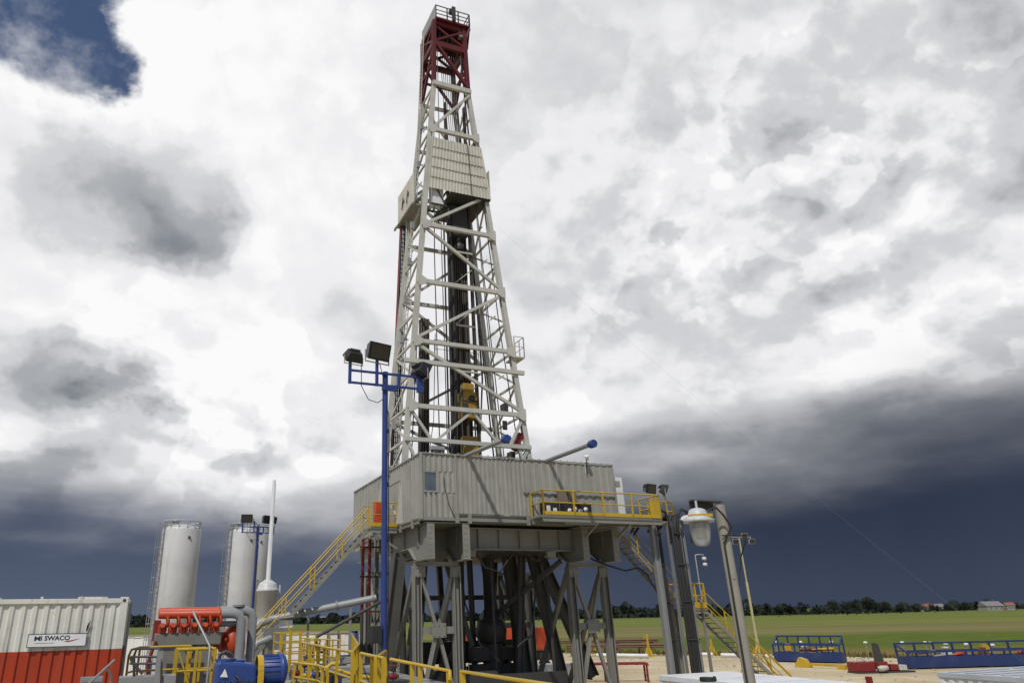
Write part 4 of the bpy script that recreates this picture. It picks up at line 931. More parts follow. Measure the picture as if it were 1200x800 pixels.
m_.path([(3.3, 3.45, 27.5), (3.42, 3.4, 22), (3.4, 3.4, 16), (3.1, 3.4, 11), (3.0, 3.4, 9)], .09, 10); o = m_.build('mud_hose', M['black']); tagw(o, b0); tag(o, 'thick black mud hose hanging along the guide track', 'hose')
# one thin guy line from the mast to the ground far on the right
b0 = tuple(LG(1, 27)); e = toR(P(1150, 792, z=0.0)); m_ = MB(b0)
pts_ = []
for k in range(25):
    t_ = k/24; p = V(b0)*(1-t_)+V((30, -6.5, 0.3))*t_; p.z -= 1.0*4*t_*(1-t_)*.5; pts_.append(p)
m_.path(pts_, .0026, 5); o = m_.build('guy_wire', M['greyp']); tagw(o, b0); tag(o, 'thin guy wire slanting from the derrick to the right', 'guy wire')
# red risers and lines left of the left girder
b0 = (-1.1, 4.8, 0); t = rthing('standpipes', 'pair of red vertical pipes left of the left column tower', 'pipes', b0)
for a, m_n in ((-1.3, 'red2'), (-.95, 'red2')):
    m_ = MB(b0); m_.tube((a, 4.9, 0), (a, 4.9, 4.6), .085, 10); m_.build('lower_pipe', M['dark'], t); m_ = MB(b0); m_.tube((a, 4.9, 4.6), (a, 4.9, 8.1), .08, 10); m_.build('upper_pipe', M['red2'], t)
for z in (2.2, 4.7, 6.3, 7.7): m_ = MB(b0); m_.bar((-1.45, 4.9, z), (-.1, 4.9, z), .08, .08); m_.build('bracket', M['dark'], t)
m_ = MB(b0); m_.hbeam((-.5, 5.2, 0), (-.5, 5.2, 8.2), .2, .2, .03, (1, 0, 0)); m_.build('post', M['steel'], t)

# ================================================================== the yard: mud tanks the walkways stand on
def tank(a0, a1, b0_, b1_, h, lab):
    b0 = ((a0+a1)/2, (b0_+b1_)/2, 0); t = rthing('mud_tank', lab, 'mud tank', b0)
    m_ = MB(b0); m_.box(a0, a1, b0_, b1_, .25, h-.06)
    for k in range(int((b1_-b0_)/1.1)): y = b0_+.4+k*1.1; m_.box(a0-.06, a0-.003, y, y+.12, .3, h-.1); m_.box(a1+.003, a1+.06, y, y+.12, .3, h-.1)
    m_.build('tank_wall', M['grate'], t)
    m_ = MB(b0); m_.box(a0-.08, a1+.08, b0_-.08, b1_+.08, h-.057, h)
    for k in range(int((b1_-b0_)/.9)): y = b0_+.3+k*.9; m_.box(a0, a1, y, y+.05, h+.002, h+.03)
    m_.build('tank_top', M['grate'], t)
    m_ = MB(b0)
    rr = random.Random(int(a0*10))
    for k in range(int((b1_-b0_)/2.2)): y = b0_+.8+k*2.2; x = rr.uniform(a0+.2, a1-.9); m_.box(x, x+.8, y, y+.8, h+.033, h+.10)
    m_.build('hatch', M['dark'], t)
    m_ = MB(b0); m_.box(a0-.1, a1+.1, b0_-.1, b1_+.1, 0, .248); m_.build('skid', M['dark'], t)
tank(-5.3, -2.6, -13.5, 3.0, 2.62, 'long grey mud tank carrying the yellow walkways left of the rig')
tank(-13.6, -5.6, -13.6, -2.0, 2.40, 'wide grey mud tank under the container and the orange engine')
tank(-3.6, 0.2, -27.5, -14.2, 2.70, 'grey mud tank in the foreground carrying the long yellow hand rail')

# ------------------------------------------------------------------ container
cr_ = toR(P(151, 700, Y=17)); CL, CD, CH = 2.76, 2.44, 2.55; cz = 2.46; ca, cb = cr_.x-CL, cr_.y
bC = (ca+CL/2, cb+CD/2, cz)
ct = rthing('shipping_container', 'small shipping container, white above and red below, with a company sign', 'container', bC)
ZS = 3.92
def cpart(name, mb, m, par=None, lab=None, bev=0): return mb.build(name, M[m], par or ct, lab, bev)
for nm, z0, z1, m in (('upper_wall', ZS, cz+CH-.11, 'contw'), ('lower_wall', cz+.15, ZS, 'contr')):
    m_ = MB(bC); m_.corr((ca+.16, cb+.03), (ca+CL-.16, cb+.03), z0, z1, .226, .036, .34)
    m_.corr((ca+CL-.02, cb+.16), (ca+CL-.02, cb+CD-.16), z0, z1, .226, .03, .34)
    m_.corr((ca+CL-.16, cb+CD-.03), (ca+.16, cb+CD-.03), z0, z1, .226, .03, .34); m_.corr((ca+.02, cb+CD-.16), (ca+.02, cb+.16), z0, z1, .226, .03, .34)
    cpart(nm, m_, m)
m_ = MB(bC); mr = MB(bC)
for x in (ca, ca+CL-.16):
    for y in (cb, cb+CD-.16):
        m_.box(x, x+.16, y, y+.16, ZS, cz+CH-.125); mr.box(x, x+.16, y, y+.16, cz+.12, ZS)
m_.box(ca+.16, ca+CL-.16, cb-.002, cb+.10, cz+CH-.13, cz+CH-.03); m_.box(ca+.16, ca+CL-.16, cb+CD-.1, cb+CD, cz+CH-.13, cz+CH-.03)
m_.box(ca+CL-.10, ca+CL, cb+.16, cb+CD-.16, cz+CH-.13, cz+CH-.03); m_.box(ca, ca+.10, cb+.16, cb+CD-.16, cz+CH-.13, cz+CH-.03)
mr.box(ca+.1, ca+CL-.1, cb-.002, cb+.12, cz, cz+.16); mr.box(ca+CL-.12, ca+CL+.002, cb+.1, cb+CD-.1, cz+.002, cz+.158); mr.box(ca-.002, ca+.12, cb+.1, cb+CD-.1, cz+.002, cz+.158); mr.box(ca+.1, ca+CL-.1, cb+CD-.12, cb+CD+.002, cz, cz+.16)
cpart('upper_frame', m_, 'contw', bev=.008); cpart('lower_frame', mr, 'contr', bev=.008)
m_ = MB(bC); m_.box(ca+.1, ca+CL-.1, cb+.1, cb+CD-.1, cz+CH-.1, cz+CH-.05); m_.box(ca+1.7, ca+2.3, cb+.05, cb+.5, cz+CH-.03, cz+CH+.012); m_.box(ca+.95, ca+1.0, cb+.0, cb+.05, cz+CH-.03, cz+CH+.02); m_.box(ca+1.75, ca+1.8, cb+.0, cb+.05, cz+CH-.03, cz+CH+.02); cpart('roof', m_, 'contw')
for x in (ca-.005, ca+CL-.175):
    for y in (cb-.005, cb+CD-.175):
        m_ = MB(bC); m_.box(x, x+.18, y, y+.18, cz+CH-.125, cz+CH); k_ = cpart('corner_casting', m_, 'contw', bev=.008)
        if y < cb+1: m_ = MB(bC); m_.lathe([(.032, 0), (.032, .004), (0, .0042)], (x+.09, y-.001, cz+CH-.07), (0, -1, 0), 12); m_.box(x+.058, x+.122, y-.0045, y-.001, cz+CH-.1, cz+CH-.05); cpart('hole', m_, 'ink', k_)
m_ = MB(bC)
for y in (cb+.5, cb+1.0, cb+1.5, cb+2.0): m_.tube((ca+CL+.05, y, cz+.12), (ca+CL+.05, y, cz+CH-.08), .02, 8)
cpart('locking_bar', m_, 'galv')
sx0, sx1 = ca+CL-1.91, ca+CL-.77
m_ = MB(bC); m_.box(sx0, sx1, cb-.035, cb-.012, 4.01, 4.255); sg = cpart('sign', m_, 'signw', None, 'white sign with black lettering and a red swoosh')
m_ = MB(bC)
for x0, x1, z0, z1 in ((sx0-.012, sx1+.012, 4.256, 4.268), (sx0-.012, sx1+.012, 3.997, 4.009), (sx0-.012, sx0-.001, 4.009, 4.256), (sx1+.001, sx1+.012, 4.009, 4.256)): m_.box(x0, x1, cb-.04, cb-.01, z0, z1)
cpart('sign_frame', m_, 'ink', sg)
def text(body, size, mat, parent, off, width=None, shear=0.0):
    cu = bpy.data.curves.new('lettering', 'FONT'); cu.body = body; cu.size = size; cu.extrude = .0015; cu.shear = shear; cu.offset = .0035
    to = bpy.data.objects.new('tmp', cu); COL.objects.link(to); bpy.context.view_layer.update()
    me = bpy.data.meshes.new_from_object(to.evaluated_get(bpy.context.evaluated_depsgraph_get())); bpy.data.objects.remove(to)
    xs = [v.co.x for v in me.vertices]; k = (width/(max(xs)-min(xs))) if width else 1.0
    for v in me.vertices: x, y, z = v.co; v.co = (off[0]+(x-min(xs))*k, off[1]-z, off[2]+y)
    me.materials.clear(); me.materials.append(mat); o = bpy.data.objects.new('lettering', me); COL.objects.link(o); o.parent = parent
    return o
text('M', .125, M['ink'], sg, (sx0+.12-bC[0], cb-.038-bC[1], 4.135-bC[2]), .115)
text('I', .125, M['ink'], sg, (sx0+.245-bC[0], cb-.038-bC[1], 4.135-bC[2]), .022)
text('SWACO', .125, M['ink'], sg, (sx0+.315-bC[0], cb-.038-bC[1], 4.135-bC[2]), .50)
m_ = MB(bC); m_.extrude([(sx1-.44, cb-.036, 4.105), (sx1-.30, cb-.036, 4.125), (sx1-.12, cb-.036, 4.158), (sx1-.27, cb-.036, 4.108), (sx1-.36, cb-.036, 4.090)], (0, -.003, 0)); cpart('swoosh', m_, 'contr', sg)
m_ = MB(bC); m_.box(sx0+.14, sx0+.52, cb-.038, cb-.036, 4.075, 4.085); cpart('small_print_line', m_, 'galv', sg)
m_ = MB(bC); m_.extrude([(sx1-.03, cb-.014, 4.29), (sx1+.005, cb-.014, 4.31), (sx1+.045, cb-.014, 4.53), (sx1-.02, cb-.014, 4.42)], (0, .004, 0)); cpart('tear', m_, 'ink')
# grey handrail in front of the container
b0 = tuple(toR(P(118, 790, Y=14))); b0 = (b0[0], b0[1], 2.4)
q0, q1 = toR(P(134, 773, Y=14.2)), toR(P(98, 806, Y=13.4)); qb = toR(P(130, 800, Y=14.2))
t = rthing('stair_handrail', 'bare steel stair handrail slanting in front of the red container wall', 'handrail', b0)
m_ = MB(b0); m_.path([q0, q1, q1+(q1-q0)*.4], .022, 10); m_.build('top_rail', M['galv'], t)
m_ = MB(b0); c = q0*.7+q1*.3; m_.path([c, c+(qb-c)*.45+V((.05, 0, .02)), qb, V((qb.x, qb.y, 2.42))], .022, 10); e = q1+(q1-q0)*.4; m_.path([e, V((e.x, e.y, 2.42))], .022, 10); m_.build('post', M['galv'], t)
b0 = (b0[0]-.3, b0[1]+.5, 2.42); t = rthing('grey_louvre_box', 'small louvred steel box against the foot of the red container wall', 'box', b0)
c = toR(P(107, 797, Y=15.0))
m_ = MB(b0); m_.box(c.x-.2, c.x+.2, c.y, c.y+.25, 2.45, c.z+.06); m_.build('housing', M['galv'], t)
m_ = MB(b0)
for k in range(5): m_.box(c.x-.18, c.x+.18, c.y-.02, c.y-.003, c.z-.02-k*.05, c.z+.0-k*.05)
m_.build('louvre', M['grate'], t)

# ------------------------------------------------------------------ silos
def silo(px, py, Y, r, lab):
    p = P(px, py, Y=Y); t = thing('silo', lab, 'silo', (p.x, p.y, 0), TH, 'white upright silos'); H = p.z
    m_ = MB(); m_.lathe([(0, 1.2), (.3, 1.25), (r, 2.6), (r, H-.32), (r*.96, H-.18), (r*.80, H-.06), (r*.4, H+.04), (0, H+.06)], n=40); m_.build('shell', M['silo'], t)
    for k in range(4):
        a = k*math.pi/2+.78; m_ = MB(); m_.bar((math.cos(a)*r*.92, math.sin(a)*r*.92, 0), (math.cos(a)*r*.92, math.sin(a)*r*.92, 2.9), .16, .16); m_.build('leg', M['silo'], t)
    m_ = MB(); a = math.pi*1.12; c = V((math.cos(a), math.sin(a), 0)); ac = (-math.sin(a), math.cos(a), 0)
    ladder(m_, c*(r+.06)+V((0, 0, .4)), c*(r+.06)+V((0, 0, H+.1)), .42, ac, .03, .32)
    for z in [1.6+k*.9 for k in range(int((H-1.5)/.9))]:
        m_.path([c*(r+.06)+V(ac)*.26+V((0, 0, z)), c*(r+.36)+V(ac)*.2+V((0, 0, z)), c*(r+.36)-V(ac)*.2+V((0, 0, z)), c*(r+.06)-V(ac)*.26+V((0, 0, z))], .025, 6, False)
    for s_ in (-.22, .22): m_.tube(c*(r+.36)+V(ac)*s_*.8+V((0, 0, 1.6)), c*(r+.36)+V(ac)*s_*.8+V((0, 0, H+.1)), .02, 6)
    m_.build('ladder', M['galv'], t)
    m_ = MB(); n_ = 14
    rp = [V((math.cos(2*math.pi*k/n_)*r*.97, math.sin(2*math.pi*k/n_)*r*.97, H-.28)) for k in range(n_+1)]
    railing(m_, rp, .55, 9, .022, mid=(.5,)); m_.build('top_rail', M['silo'], t)
    m_ = MB(); m_.lathe([(.2, -.1), (.2, .22), (.28, .22), (.28, .30), (0, .32)], (-r*.35, -.2, H)); m_.box(-r*.9, -r*.45, -.3, .3, H-.2, H+.28); m_.path([(.35*r, .1, H-.1), (.35*r, .1, H+.35), (.75*r, .1, H+.40), (.98*r, .1, H+.1)], .06, 8); m_.build('top_valve', M['galv'], t)
    m_ = MB(); m_.lathe([(r*1.004, 0), (r*1.004, .05)], (0, 0, H*.55)); m_.lathe([(r*1.004, 0), (r*1.004, .04)], (0, 0, H*.28)); m_.build('seam', M['silo'], t)
    m_ = MB(); m_.box(r*.3, r*.42, -r*.97, -r*.93, H-.9, H-.75); m_.build('plate', M['dark'], t)
silo(214, 616, 47, 1.22, 'white silo standing alone at the left, with a caged ladder')
silo(287, 619, 47, 0.97, 'white silo beside the far floodlight pole, with a caged ladder')
silo(299, 622, 51, 0.98, 'white silo mostly hidden behind the one beside the floodlight pole')

# ------------------------------------------------------------------ gas separator and flow lines
p = P(313.5, 690, Y=37); t = thing('gas_separator', 'white domed pressure vessel with a thin tall vent pipe on top', 'pressure vessel', (p.x, p.y, 0), TH)
m_ = MB(); m_.lathe([(.0, 2.1), (.3, 2.15), (.49, 2.4), (.49, 5.72), (.55, 5.74), (.55, 5.84), (.49, 5.86), (.48, 5.98), (.40, 6.14), (.22, 6.25), (0, 6.28)], n=28); m_.build('vessel', M['silo'], t)
m_ = MB(); m_.lathe([(.2, 6.2), (.2, 6.3), (.11, 6.31), (.095, 11.15), (.07, 11.16), (.07, 11.3)], n=14); m_.build('vent_pipe', M['silo'], t)
m_ = MB(); m_.path([(.62, 0, 3.2), (.62, 0, 6.05)], .045, 8); m_.path([(.45, 0, 4.3), (.62, 0, 4.3)], .05, 8); m_.build('side_pipe', M['silo'], t)
m_ = MB()
for k in range(3): a = k*2.09; m_.bar((math.cos(a)*.42, math.sin(a)*.42, 0), (math.cos(a)*.42, math.sin(a)*.42, 2.6), .12, .12)
m_.build('leg', M['steel'], t)
m_ = MB(); m_.path([(.2, -.1, 2.2), (.2, -.1, 1.9), (.2, -.5, 1.6)], .06); m_.box(.05, .3, -.56, -.5, 4.6, 4.9); m_.build('fitting', M['galv'], t)
A, B_ = P(318, 725, Y=34), P(441, 700, Y=34.5); b0 = tuple(toR(A))
t = rthing('flow_line', 'thick pale pipe running from the rig down to the pressure vessel', 'pipe', b0)
m_ = MB(b0); ra, rb = toR(A), toR(B_); m_.path([ra+(rb-ra)*.0, ra+(rb-ra)*.32, rb], .155, 14); m_.build('pipe', M['greyp'], t)
m_ = MB(b0); m_.path([ra, ra+V((-.5, 0, -.15)), ra+V((-.9, -.1, -.6)), ra+V((-1.0, -.1, -1.4))], .2, 12); m_.build('elbow', M['greyp'], t)
m_ = MB(b0)
for k in (.3, .62, .97): c = ra+(rb-ra)*k; m_.lathe([(.22, -.04), (.22, .04)], c, rb-ra, 16)
m_.build('flange', M['steel'], t)
m_ = MB(b0)
for k in (.35, .75): c = ra+(rb-ra)*k; m_.bar((c.x, c.y, 0), (c.x, c.y, c.z-.2), .1, .1)
m_.build('post', M['steel'], t)
A, B_ = P(372, 745, Y=31), P(449, 703, Y=33); b0 = tuple(toR(A)); m_ = MB(b0); ra, rb = toR(A), toR(B_); m_.path([ra-V((.2, 0, .8)), ra, rb], .075, 10)
o = m_.build('pipe', M['dark']); tagw(o, b0); tag(o, 'thin dark pipe slanting up to the rig below the thick flow pipe', 'pipe')
b0 = tuple(toR(P(322, 745, Y=33))); b0 = (b0[0], b0[1], 2.6)
t = rthing('shaker_hopper', 'grey hopper box under the end of the thick flow pipe', 'hopper', b0)
a, b, z = b0
m_ = MB(b0); m_.add([(a-.55, b-.4, 4.1), (a+.5, b-.4, 4.1), (a+.5, b+.4, 4.1), (a-.55, b+.4, 4.1), (a-.25, b-.2, 3.2), (a+.3, b-.2, 3.2), (a+.3, b+.2, 3.2), (a-.25, b+.2, 3.2)], [(0, 1, 2, 3), (7, 6, 5, 4), (0, 4, 5, 1), (1, 5, 6, 2), (2, 6, 7, 3), (3, 7, 4, 0)]); m_.build('hopper', M['greyp'], t)
m_ = MB(b0)
for sx_ in (-.4, .4): m_.bar((a+sx_, b-.3, 2.62), (a+sx_, b-.3, 4.0), .09, .09); m_.bar((a+sx_, b+.3, 2.62), (a+sx_, b+.3, 4.0), .09, .09)
m_.build('frame', M['steel'], t)
m_ = MB(b0); m_.path([(a-.2, b-.3, 3.7), (a-.8, b-.4, 3.5), (a-1.1, b-.4, 3.0), (a-1.1, b-.4, 2.6)], .14, 12); m_.build('discharge_pipe', M['greyp'], t)
m_ = MB(b0); m_.add([(a-.1, b-.5, 4.45), (a+.75, b-.5, 4.55), (a+.75, b, 4.55), (a-.1, b, 4.2)], [(0, 1, 2, 3)]); m_.box(a+.1, a+.7, b-.3, b-.2, 4.1, 4.4); m_.build('guard_plate', M['white'], t)

# ------------------------------------------------------------------ light poles
def light_pole(px, pyt, Y, lab, scale=1.0, zbase=0.0, box=True, lamps=((-.93, (-.15, .8, -.75), .25, .32), (-.27, (.25, -1, -.30), .34, .52), (1.0, (1, .25, -.5), .3, .1))):
    p = P(px, pyt, Y=Y); H = p.z; t = thing('light_pole', lab, 'light pole', (p.x, p.y, zbase), TH); h = H-zbase
    m_ = MB(); m_.tube((0, 0, 0), (0, 0, h), .078*scale, 14); m_.box(-.25, .25, -.25, .25, 0, .03)
    for k in range(int(h/1.4)): m_.box(.07*scale, .11*scale, -.03, .03, .6+k*1.4, .7+k*1.4)
    m_.build('pole', M['blue'], t)
    m_ = MB()
    for z in (h-.08, h-.42): m_.bar((-1.02*scale, -.1, z), (1.0*scale, -.1, z), .055, .055)
    for x in (-1.02, -.27, .35, .92): m_.bar((x*scale, -.1, h-.45), (x*scale, -.1, h+(.30 if x in (-1.02, -.27) else -.05)), .075, .075)
    m_.box(-.12, .3, -.14, -.06, h-.55, h-.40); m_.box(.88*scale, 1.06*scale, -.15, -.05, h-.52, h+.02)
    m_.build('cross_frame', M['blue'], t)
    for x, aim, s_, dz_ in lamps:
        floodlight(t, (x*scale, -.12, h+dz_), aim, s_)
    m_ = MB(); m_.path([(-.72*scale, -.12, h+.2), (-.70*scale, -.12, h-.5), (-.5*scale, -.12, h-.86), (-.25*scale, -.12, h-.92), (-.08, -.1, h-.8)], .011, 6); m_.path([(-.2, -.12, h+.2), (-.1, -.12, h-.2), (-.03, -.1, h-.5)], .011, 6); m_.path([(-.06, -.05, h-.8), (.09, -.06, h-1.2), (.085, -.07, h-3), (.085, -.07, 1)], .013, 6); m_.build('cable', M['black'], t)
    if box:
        m_ = MB(); m_.box(-.33, -.08, -.14, .14, 3.9-zbase, 4.28-zbase); m_.build('switch_box', M['black'], t, bevel=.01)
    return t
light_pole(451.5, 436, 18, 'tall blue floodlight pole with three floodlights in front of the rig')
light_pole(302.5, 616, 45, 'far blue floodlight pole with floodlights between the white silos', .95, 0, False, ((-.75, (-.3, -1, -.3), .36, .45), (.55, (.5, -1, -.2), .36, .40), (.95, (1, -.6, -.2), .3, .38)))

# ------------------------------------------------------------------ orange engine with its yellow guard
eo = toR(P(222, 742, Y=24)); b0 = (eo.x, eo.y, 2.42); t = rthing('diesel_engine', 'orange topped diesel engine with big grey exhaust pipes', 'engine', b0)
a, b = eo.x, eo.y
m_ = MB(b0); m_.box(a-1.05, a+.95, b-.45, b+.45, 3.75, 4.12); m_.box(a-.85, a+.75, b-.35, b+.35, 2.9, 3.748); m_.build('block', M['engine'], t, bevel=.03)
m_ = MB(b0); m_.box(a-.6, a+.5, b-.37, b-.352, 2.55, 3.25); m_.lathe([(.16, 0), (.16, .05), (.10, .05), (.10, .02), (0, .02)], (a+.05, b-.36, 3.62), (0, -1, 0), 16); m_.build('crankcase_door', M['dark'], t)
for s_ in (-1, 1):
    m_ = MB(b0)
    for k in range(6):
        x = a-.85+k*.32; m_.box(x-.12, x+.12, b+s_*.30-.14, b+s_*.30+.14, 4.13, 4.36); m_.lathe([(.08, 0), (.1, .08), (.07, .18)], (x, b+s_*.42, 4.3), (0, s_*1.0, .3), 10)
        m_.path([(x+.13, b+s_*.3, 4.3), (x+.17, b+s_*.42, 4.42), (x+.13, b+s_*.36, 4.6)], .045, 8)
    m_.build('cylinder_heads', M['orange'], t)
for yb, z in ((-.24, 4.66), (.22, 4.74)):
    m_ = MB(b0); m_.lathe([(.0, 0), (.11, .0), (.13, .04), (.13, 1.80), (.15, 1.82), (.15, 1.9), (.1, 1.92)], (a-1.0, b+yb, z), (1, 0, 0), 16); m_.build('exhaust_manifold', M['orange'], t)
    m_ = MB(b0); x1 = a+1.42+(.42 if yb > 0 else 0); m_.path([(a+.9, b+yb, z), (x1-.12, b+yb, z), (x1+.06, b+yb, z-.06), (x1+.14, b+yb, z-.24), (x1+.15, b+yb, 3.2), (x1+.15, b+yb, 2.5)], .15, 14); m_.build('exhaust_pipe', M['greyp'], t)
m_ = MB(b0); m_.path([(a+.7, b+.0, 4.35), (a+1.5, b+.05, 4.35)], .09, 10); m_.lathe([(.2, -.03), (.2, .03)], (a+1.5, b+.22, 4.90), (0, 0, 1), 12); m_.build('crossover_pipe', M['galv'], t)
m_ = MB(b0); m_.lathe([(.25, 0), (.50, .35), (.58, .45), (.58, .62), (.45, .75), (0, .8)], (a+1.0, b+.6, 3.75), (.8, -.3, .1), 24); m_.box(a+.7, a+1.2, b+.2, b+.7, 3.6, 4.1); m_.build('fan_shroud', M['orange'], t)
m_ = MB(b0)
for k in range(12):
    x = a-.9+.15*k; m_.path([(x, b-.47, 4.15), (x+.03, b-.52, 4.22), (x, b-.48, 4.34)], .02, 6)
m_.box(a-1.1, a-.9, b-.3, b+.3, 3.9, 4.5); m_.path([(a-1.0, b-.5, 3.9), (a-1.15, b-.55, 3.3), (a-1.1, b-.5, 2.6)], .05); m_.build('fuel_pipes', M['red2'], t)
m_ = MB(b0); m_.box(a-1.2, a+1.2, b-.6, b+.6, 2.42, 2.545); m_.box(a-.9, a+.8, b-.5, b+.5, 2.55, 2.85); m_.build('skid', M['dark'], t)
# yellow cage of rails
c0 = toR(P(153, 752, Y=20)); c1 = toR(P(253, 754, Y=20)); zf = 2.75; ax0, ax1, by = c0.x, c1.x, (c0.y+c1.y)/2
b0 = ((ax0+ax1)/2, by, zf); t = rthing('guard_rail', 'yellow guard rail cage in front of the orange engine', 'guard rail', b0)
m_ = MB(b0); railing(m_, [(ax0+.25, by-.1, zf), (ax1-.6, by-.1, zf)], 1.1, .9, .03); m_.path([(ax0+.25, by-.1, zf+1.1), (ax0+.05, by, zf+1.05), (ax0, by+.15, zf+.9), (ax0, by+.2, zf)], .03, 8); m_.path([(ax0+.25, by-.1, zf+.57), (ax0, by+.1, zf+.5)], .025, 8); m_.build('railing', M['yellow'], t)
m_ = MB(b0)
railing(m_, [(ax1-.95, by-.3, zf), (ax1+.02, by-.3, zf)], 1.02, .48, .035); railing(m_, [(ax1-.95, by+.5, zf), (ax1+.02, by+.5, zf)], 1.02, .32, .03)
m_.bar((ax1-.9, by-.33, zf+.95), (ax1-.55, by-.33, zf+.1), .06, .04); m_.build('gate', M['yellow'], t)
m_ = MB(b0); m_.box(ax0+.2, ax1+.05, by-.42, by-.36, zf-.06, zf+.09); m_.box(ax0+.9, ax1+.1, by-.6, by-.52, zf-.16, zf-.02); m_.build('toe_board', M['yellow'], t)
m_ = MB(b0); m_.box(ax0-.2, ax1+.2, by-.62, by+.6, zf-.14, zf-.065)
for x in (ax0, (ax0+ax1)/2, ax1): m_.box(x-.08, x+.08, by-.5, by+.5, 2.42, zf-.145)
m_.build('walkway', M['grate'], t)
k0, k1 = toR(P(226, 716, Y=20.5)), toR(P(246, 757, Y=20)); m_ = MB(tuple(k0)); m_.path([k0, k1, toR(P(243, 792, Y=19.8)), V((toR(P(243, 792, Y=19.8)).x, toR(P(243, 792, Y=19.8)).y, 2.8))], .032, 10)
o = m_.build('grab_pole', M['galv']); tagw(o, tuple(k0)); tag(o, 'bent pale pole leaning over the yellow cage towards the engine', 'pole')
b0 = tuple(toR(P(172, 790, Y=16))); b0 = (b0[0], b0[1], 2.42); t = rthing('tube_guard', 'dark bent tube guard between the container and the yellow cage', 'guard', b0)
f = lambda x, y: toR(P(x, y, Y=16))
m_ = MB(b0)
m_.path([f(157, 795), f(157, 768), f(160, 760), f(186, 759), f(189, 763), f(189, 798)], .028, 10)
for y in (769, 777): m_.path([f(152, y), f(187, y)], .022, 8)
m_.path([f(153, 769), f(155, 776), f(167, 789)], .03, 8); m_.build('frame', M['dark'], t)
m_ = MB(b0); q = f(188, 762); m_.box(q.x-.06, q.x+.06, q.y-.04, q.y+.08, 2.42, q.z); m_.build('post', M['galv'], t)
m_ = MB(b0); q = f(170, 792); m_.box(q.x-.5, q.x+.6, q.y-.1, q.y+.5, 2.43, q.z); m_.build('base', M['grate'], t)

# ------------------------------------------------------------------ blue pump in the foreground
eo = toR(P(278, 788, Y=12.4)); b0 = (eo.x, eo.y, 2.6); a, b, z = eo.x, eo.y, eo.z
t = rthing('pump_unit', 'blue gearbox and motor with a yellow coupling guard in the foreground', 'pump', b0)
m_ = MB(b0); m_.extrude([(a-.36, b-.2, z-.26), (a-.36, b-.2, z+.16), (a-.30, b-.2, z+.20), (a-.02, b-.2, z+.17), (a+.28, b-.2, z+.13), (a+.30, b-.2, z-.20)], (0, .42, 0)); m_.build('gearbox', M['blue2'], t, bevel=.045)
m_ = MB(b0)
for k in range(7): m_.lathe([(.014, 0), (.014, .014), (0, .015)], (a-.30+k*.09, b-.205, z-.10), (0, -1, 0), 6)
m_.box(a-.33, a+.27, b-.208, b-.201, z-.135, z-.125); m_.path([(a-.05, b-.2, z-.02), (a-.05, b-.26, z-.02), (a+.05, b-.27, z-.1), (a+.15, b-.26, z-.25)], .012, 6); m_.build('flange_bolts', M['dark'], t)
m_ = MB(b0); m_.lathe([(.17, 0), (.17, .03)], (a-.2, b+.0, z+.19), (0, 0, 1), 18); m_.box(a-.1, a+.1, b-.1, b+.1, z+.16, z+.20); m_.build('cover', M['blue2'], t, bevel=.006)
m_ = MB(b0); m_.path([(a-.30, b+.05, z+.2), (a-.29, b+.05, z+.28), (a-.2, b+.05, z+.32), (a-.1, b+.05, z+.28), (a-.09, b+.05, z+.2)], .03, 10); m_.build('lifting_eye', M['dark'], t)
m_ = MB(b0); m_.lathe([(.0, 0), (.20, .0), (.23, .03), (.23, .30), (.26, .31), (.26, .36), (.22, .40), (.12, .44), (0, .45)], (a+.36, b+.02, z+.02), (1, .1, 0), 28)
for k in range(22):
    an = 2*math.pi*k/22; c = V((a+.40, b+.02+math.cos(an)*.235, z+.02+math.sin(an)*.235)); m_.bar(c, c+V((.26, .026, 0)), .006, .012, (0, math.cos(an), math.sin(an)))
m_.build('motor', M['blue2'], t)
m_ = MB(b0)
for i in range(9):
    a0_, a1_ = math.pi*.98-i*math.pi*.115, math.pi*.98-(i+1)*math.pi*.115
    pr = lambda an, r: (b+.02-math.cos(an)*r*-1 if False else b+.02+math.cos(an)*r, z+.02+math.sin(an)*r)
    p0, p1, p2, p3 = pr(a0_, .235), pr(a1_, .235), pr(a1_, .225), pr(a0_, .225)
    m_.extrude([(a+.30, *p0), (a+.30, *p1), (a+.30, *p2), (a+.30, *p3)], (.095, .01, 0))
m_.box(a+.30, a+.395, b-.218, b-.206, z-.25, z+.03); m_.build('coupling_guard', M['yellow'], t)
m_ = MB(b0); m_.tube((a+.25, b+.02, z+.0), (a+.45, b+.06, z+.0), .06, 12); m_.box(a+.28, a+.36, b-.15, b+.1, z-.3, z-.1); m_.build('shaft', M['dark'], t)
m_ = MB(b0); m_.extrude([(a-.29, b-.227, z-.03), (a-.17, b-.227, z-.04), (a-.20, b-.227, z+.04), (a-.225, b-.227, z+.085), (a-.25, b-.227, z+.03)], (0, -.004, 0)); m_.build('warning_label', M['signw'], t)
m_ = MB(b0); m_.box(a-.34, a+.28, b-.15, b+.16, z-.40, z-.263); m_.box(a+.2, a+1.0, b-.22, b-.10, z-.36, z-.27); m_.box(a+.2, a+1.0, b+.10, b+.22, z-.36, z-.27); m_.box(a-.4, a+1.0, b-.3, b+.3, 2.62, z-.41); m_.build('base', M['blue2'], t, bevel=.012)
m_ = MB(b0); m_.box(a-.5, a+1.1, b-.4, b+.4, 2.3, 2.615)
for sx_ in (-.4, 1.0):
    for sy_ in (-.3, .3): m_.bar((a+sx_, b+sy_, 0), (a+sx_, b+sy_, 2.3), .15, .15)
m_.build('stand', M['grate'], t)

